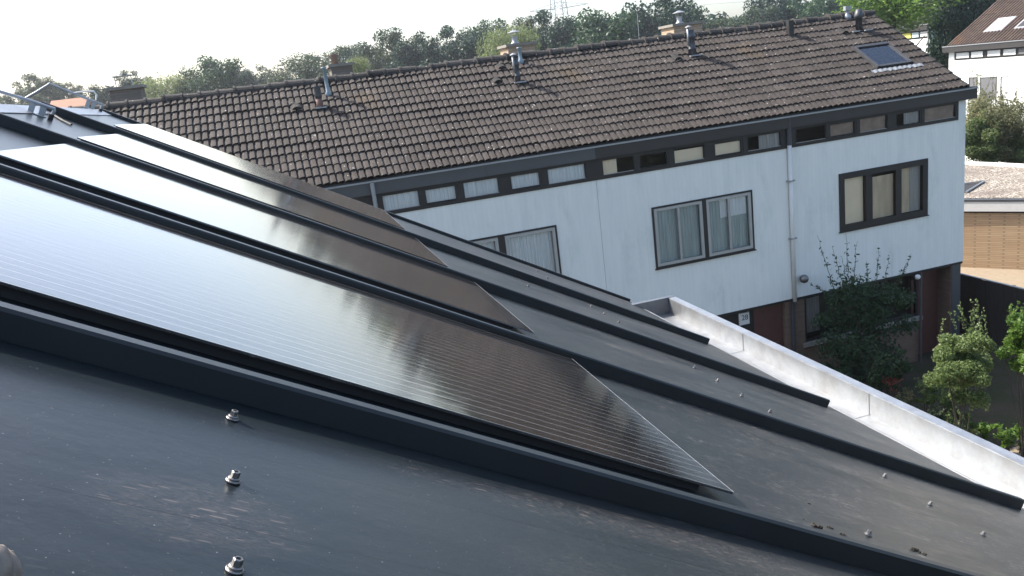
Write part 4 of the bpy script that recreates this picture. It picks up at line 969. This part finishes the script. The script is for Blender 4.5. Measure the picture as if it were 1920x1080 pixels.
# ---- garden plants
def bush(name, c, r, mat, n, size, label, seed, group='garden shrubs', ncl=26, aspect=1.9, stem=True, cat='shrub', grd=0., out=.5):
    rng = np.random.default_rng(seed); e = empty(name, (c[0], c[1], grd)); tag(e, label, cat, group)
    q = rng.normal(size=(ncl, 3)); q /= np.linalg.norm(q, axis=1)[:, None]; q *= (rng.random((ncl, 1)) ** .5) * .85; q *= np.array(r)
    q += np.array([0, 0, c[2] - grd]); v, t = leaf_cloud(rng, q, min(r) * (.18 + .25 * rng.random(ncl)), n, size, aspect, out)
    # shoots poking out of the top
    sv, stt = [], []; tips = []
    for k in range(12):
        a = rng.random() * 6.28; rad = rng.random() ** .5 * .8; b0 = np.array([math.cos(a) * rad * r[0], math.sin(a) * rad * r[1], c[2] - grd + r[2] * (.55 + .3 * rng.random())])
        hh = r[2] * (.25 + .35 * rng.random()); m_ = 9; pts = b0 + np.outer(np.linspace(0, 1, m_), np.array([rng.normal() * .1, rng.normal() * .1, hh])); vv, tt = leaf_cloud(rng, pts, np.full(m_, size * .6), m_ * 3, size, aspect, .2); sv.append(vv); stt.append(tt); tips.append((b0, pts[-1]))
    o = bpy.data.objects.new('foliage', cloud_mesh('foliage', np.concatenate([v] + sv), np.concatenate([t] + stt), mat)); COL.objects.link(o); o.parent = e
    if stem:
        b = MB()
        for k in range(7):
            a = q[k]; b.tube([(rng.normal() * .05, rng.normal() * .05, 0), tuple((a * np.array([.5, .5, .55]))), tuple(a)], .013, 5, .005)
        for b0, b1 in tips: b.tube([tuple(b0), tuple(b1)], .006, 4, .003)
        b.build('stems', X['bark'], e)
    return e
def P3(px, py, Y): q = atY(px, py, Y); return (q.x, q.y, q.z)
c = P3(1806, 682, 12.4); bush('garden_tree', c, (.74, .6, 1.0), X['leafF'], 19000, .058, 'sunlit light green small tree in front of the dark fence', 1, ncl=38, cat='small tree')
c = P3(1926, 650, 11.9); bush('garden_tree', c, (.52, .5, .85), X['leafE'], 11000, .065, 'bright green leafy tree cut off by the right picture edge', 2, ncl=26, cat='small tree')
c = P3(1944, 690, 10.6); bush('garden_tree', c, (.28, .28, .16), X['leafE'], 420, .12, 'drooping long-leaved branch tip at the right edge below the leafy tree', 3, ncl=10, aspect=4, cat='small tree')
# tall sparse tree in front of the facade
e = empty('slender_tree', (atY(1620, 600, 15.8).x, 15.8, 0)); tag(e, 'tall sparse dark tree whose twigs rise against the white wall', 'tree')
rng = np.random.default_rng(4); V_, T_ = [], []; b = MB(); ex = e.location.x
cc = []
for (px, py, rpx) in [(1600, 545, 40), (1650, 560, 45), (1585, 600, 45), (1640, 620, 50), (1690, 560, 30), (1570, 560, 28), (1610, 660, 50), (1660, 670, 45), (1560, 650, 38), (1620, 580, 50), (1700, 610, 28), (1590, 700, 45), (1640, 710, 45), (1540, 600, 22)]:
    q = atY(px, py, 15.8 + rng.normal() * .25); cc.append((q.x - ex, q.y - 15.8, q.z, rpx * .0098))
cc = np.array(cc); v, t = leaf_cloud(rng, cc[:, :3], cc[:, 3] * 1.15, 9000, .09, 2.0); V_.append(v); T_.append(t)
for tipx, tipy, bx, by in [(1534, 442, 1570, 560), (1586, 437, 1592, 545), (1606, 452, 1600, 540), (1648, 464, 1642, 548), (1668, 480, 1655, 550), (1709, 476, 1680, 540), (1516, 530, 1560, 556), (1560, 462, 1584, 548), (1625, 490, 1628, 550), (1700, 500, 1672, 548), (1578, 480, 1590, 550)]:
    y = 15.8 + rng.normal() * .2; a = atY(bx, by, y); z = atY(tipx, tipy, y); a.x -= ex; z.x -= ex; a.y -= 15.8; z.y -= 15.8
    m_ = 12; pts = np.array([tuple(a + (z - a) * (k / (m_ - 1)) + Vector((rng.normal() * .015, 0, 0))) for k in range(m_)])
    b.tube([tuple(p) for p in pts], .010, 4, .003); vv, tt = leaf_cloud(rng, pts, np.linspace(.13, .03, m_), m_ * 5, .085, 2.6, .1); V_.append(vv); T_.append(tt)
b.tube([(0, 0, 0), (.05, 0, 1.2), (-.03, 0, 2.6)], .05, 7, .03)
for k in range(7): b.tube([(.02, 0, 1.0 + .15 * k), tuple(cc[k][:3])], .018, 5, .008)
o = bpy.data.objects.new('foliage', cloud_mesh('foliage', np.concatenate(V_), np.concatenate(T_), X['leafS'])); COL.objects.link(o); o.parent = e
b.build('trunk', X['bark'], e)
# low plants
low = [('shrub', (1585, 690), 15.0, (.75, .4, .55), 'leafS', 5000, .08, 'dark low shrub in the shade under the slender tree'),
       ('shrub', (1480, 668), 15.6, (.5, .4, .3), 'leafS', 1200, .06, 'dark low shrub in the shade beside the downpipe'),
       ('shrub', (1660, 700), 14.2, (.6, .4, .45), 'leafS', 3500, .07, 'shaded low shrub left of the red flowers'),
       ('shrub', (1735, 745), 13.6, (.34, .25, .30), 'leafF', 3200, .045, 'light green low shrub right of the red flowers'),
       ('shrub', (1778, 752), 13.3, (.30, .22, .24), 'leafF', 2400, .045, 'yellow green low shrub at the right of the flower bed'),
       ('shrub', (1752, 785), 13.0, (.30, .2, .2), 'leafD', 1800, .04, 'grey green low plant at the edge of the bed above the gutter'),
       ('shrub', (1700, 755), 13.8, (.36, .25, .25), 'leafG', 2400, .045, 'reddish brown low shrub between the flowers and the green shrubs')]
for i, (nm, q, Y, r, mt, n, s_, lb) in enumerate(low):
    c = P3(*q, Y); gz = max(0, c[2] - r[2] - .1) * 0; bush(nm, (c[0], c[1], min(c[2], 1.4)), r, X[mt], n, s_, lb, 30 + i, ncl=16)
c = P3(1800, 790, 12.9); bush('shrub', (c[0], c[1], .45), (.75, .45, .40), X['leafH'], 4500, .06, 'dark green low shrub filling the foot of the sunlit small tree', 39, ncl=24)
c = P3(1672, 728, 14.0); bush('flowering_plant', (c[0], c[1], c[2]), (.25, .2, .2), X['leafR'], 45, .04, 'plant with small red flowers in the shaded bed', 41, ncl=12, cat='plant')
for i, (q, lb) in enumerate([((1845, 826), 'leafy green plant at the left of the sunlit corner plants'), ((1886, 842), 'middle leafy plant on the sunlit soil above the gutter'), ((1912, 838), 'rightmost leafy plant on the sunlit soil, at the picture edge')]):
    g0 = atZ(q[0], q[1] + 8, 0.0); bush('garden_plant', (g0.x, g0.y, .22), (.13, .13, .22), X['leafE'], 130, .10, lb, 60 + i, ncl=8, aspect=2.6, cat='plant', group='leafy plants by the sunlit soil')
# big bushes behind the shed
c = P3(1868, 240, 31.5); bush('garden_tree', c, (1.9, 1.6, 1.75), X['leafG'], 30000, .10, 'olive green overgrown bush in front of the white house', 71, ncl=90, cat='bush', aspect=1.5)
c = P3(1838, 268, 31.0); bush('garden_tree', c, (1.1, 1.3, 1.2), X['leafH'], 16000, .10, 'green climber covered bush just right of the white gable', 72, ncl=50, cat='bush', aspect=1.5)
c = P3(1912, 285, 31.0); bush('garden_tree', c, (1.7, 1.3, 1.0), X['leafH'], 16000, .10, 'low mixed bush right behind the gravel roof', 73, ncl=50, cat='bush', aspect=1.5)
c = P3(1838, 225, 33.0); bush('garden_tree', c, (1.0, 1.0, 1.9), X['leafG'], 4500, .09, 'twiggy pale bush top below the small windows of the white house', 74, ncl=34, cat='bush')

# ================================================================= PYLON AND WIRES
Yp = 260.; base = atY(1052, 60, Yp)
py = empty('lattice_pylon', (base.x, Yp, 0)); tag(py, 'grey steel lattice electricity pylon above the trees', 'pylon')
m_px = 260 / FPX * 1.06
b = MB(); Hh = 46.
def wd(z): return 3.6 - (z / Hh) * 2.6
lv = [Hh * k / 18 for k in range(19)]
for s1, s2 in ((-1, -1), (1, -1), (1, 1), (-1, 1)):
    b.tube([(s1 * wd(z), s2 * wd(z), z) for z in lv], .15, 4)
for i in range(18):
    z0, z1 = lv[i], lv[i + 1]; a, c_ = wd(z0), wd(z1)
    for (p, q) in (((-a, -a, z0), (c_, -c_, z1)), ((a, -a, z0), (-c_, -c_, z1)), ((-a, a, z0), (c_, c_, z1)), ((a, a, z0), (-c_, c_, z1)), ((-a, -a, z0), (-c_, c_, z1)), ((a, -a, z0), (c_, c_, z1)), ((-a, a, z0), (-c_, -c_, z1)), ((a, a, z0), (c_, -c_, z1)), ((-a, -a, z0), (a, -a, z0)), ((-a, a, z0), (a, a, z0))):
        b.tube([p, q], .06, 3)
b.build('mast', X['galv'], py)
armz = atY(1050, 16, Yp).z
for zz, LL in ((armz, 9.5), (armz + 8, 8), (armz + 15, 6.5)):
    a = MB(); dv = Vector((.93, -.36, 0))
    for s_ in (-1, 1):
        tip = dv * LL * s_
        for o_ in (-.9, .9): a.tube([(tip.x * .1, o_, zz), (tip.x, tip.y, zz + .3)], .11, 4)
        a.tube([(0, 0, zz + 2.0), (tip.x, tip.y, zz + .3)], .08, 4)
        for k in range(1, 7): f_ = k / 7; a.tube([(tip.x * f_, tip.y * f_, zz + .1), (tip.x * (f_ + .07), tip.y * (f_ + .07), zz + 2.0 * (1 - f_))], .05, 3)
        a.tube([(tip.x, tip.y, zz + .3), (tip.x, tip.y, zz - 1.8)], .07, 4)
    a.build('crossarm', X['galv'], py)
def wire(pts, r, label):
    P = [Vector(p) for p in pts]; out_ = []
    for k in range(25):
        t = k / 24; out_.append(P[0] * (1 - t) ** 2 + P[1] * 2 * t * (1 - t) + P[2] * t * t)
    tag(MB().tube(out_, r, 4).build('power_line', X['galv']), label, 'power line', 'power lines at the pylon')
tipL = Vector((base.x, Yp, armz)) - Vector((.93, -.36, 0)) * 9.5; tipR = Vector((base.x, Yp, armz)) + Vector((.93, -.36, 0)) * 9.5
for k, (dz, q0, q1, lb) in enumerate([(-1.8, (880, 44), (640, 84), 'lowest faint power line sagging left from the pylon'), (6.2, (880, 24), (640, 66), 'higher faint power line running left from the pylon')]):
    a = tipL + Vector((0, 0, dz)); wire([tuple(a), tuple(atY(*q0, 330)), tuple(atY(*q1, 430))], .07, lb)
for k, (dz, q0, q1, lb) in enumerate([(-1.8, (1250, 18), (1560, -12), 'lowest power line running right from the pylon'), (-1.0, (1250, 10), (1560, -26), 'second power line running right from the pylon'), (6.2, (1260, -14), (1600, -60), 'upper power line leaving the pylon to the right')]):
    a = tipR + Vector((0, 0, dz)); wire([tuple(a), tuple(atY(*q0, 230)), tuple(atY(*q1, 190))], .05, lb)
# slim mast on the ridge
q = atY(1197, 78, 23.0); t2 = atY(1195, 26, 23.0)
tag(MB().tube([(q.x, 23.0, 4.0), (t2.x, 23.0, t2.z)], .014, 6, .008).build('antenna_mast', X['galv']), 'thin upright antenna mast behind the ridge', 'antenna')
# far orange roofed house at the left
q = atY(132, 192, 60)
fh = empty('far_house', (q.x, 60, 0)); tag(fh, 'distant house with orange roof seen under the ladder hook', 'house')
zr = atY(132, 185, 60).z
MB().add([(-1.1, -3, zr - 1.3), (1.1, -3, zr - 1.3), (1.1, 0, zr), (-1.1, 0, zr), (-1.1, 3, zr - 1.3), (1.1, 3, zr - 1.3)], [(0, 1, 2, 3), (3, 2, 5, 4), (0, 3, 4), (1, 5, 2)]).build('roof', plain('orange_tiles', (.30, .13, .07), .8, 0, .3, 4.), fh)
MB().box(-1.05, 1.05, -2.9, 2.9, 0, zr - 1.31).build('wall', X['plaster'], fh)

# ================================================================= HAZE
hz = MB().box(-260, 620, -120, 620, -3, 75).build('haze', X['rubber']); tag(hz, kind='stuff', label='thin bright summer haze')
m = bpy.data.materials.new('haze'); m.use_nodes = True; t = m.node_tree; t.nodes.clear()
ou = t.nodes.new('ShaderNodeOutputMaterial'); pv = t.nodes.new('ShaderNodeVolumePrincipled'); pv.inputs['Color'].default_value = (.95, .97, 1, 1)
pv.inputs['Density'].default_value = .0006; pv.inputs['Anisotropy'].default_value = .7; t.links.new(pv.outputs[0], ou.inputs['Volume'])
hz.data.materials.clear(); hz.data.materials.append(m)
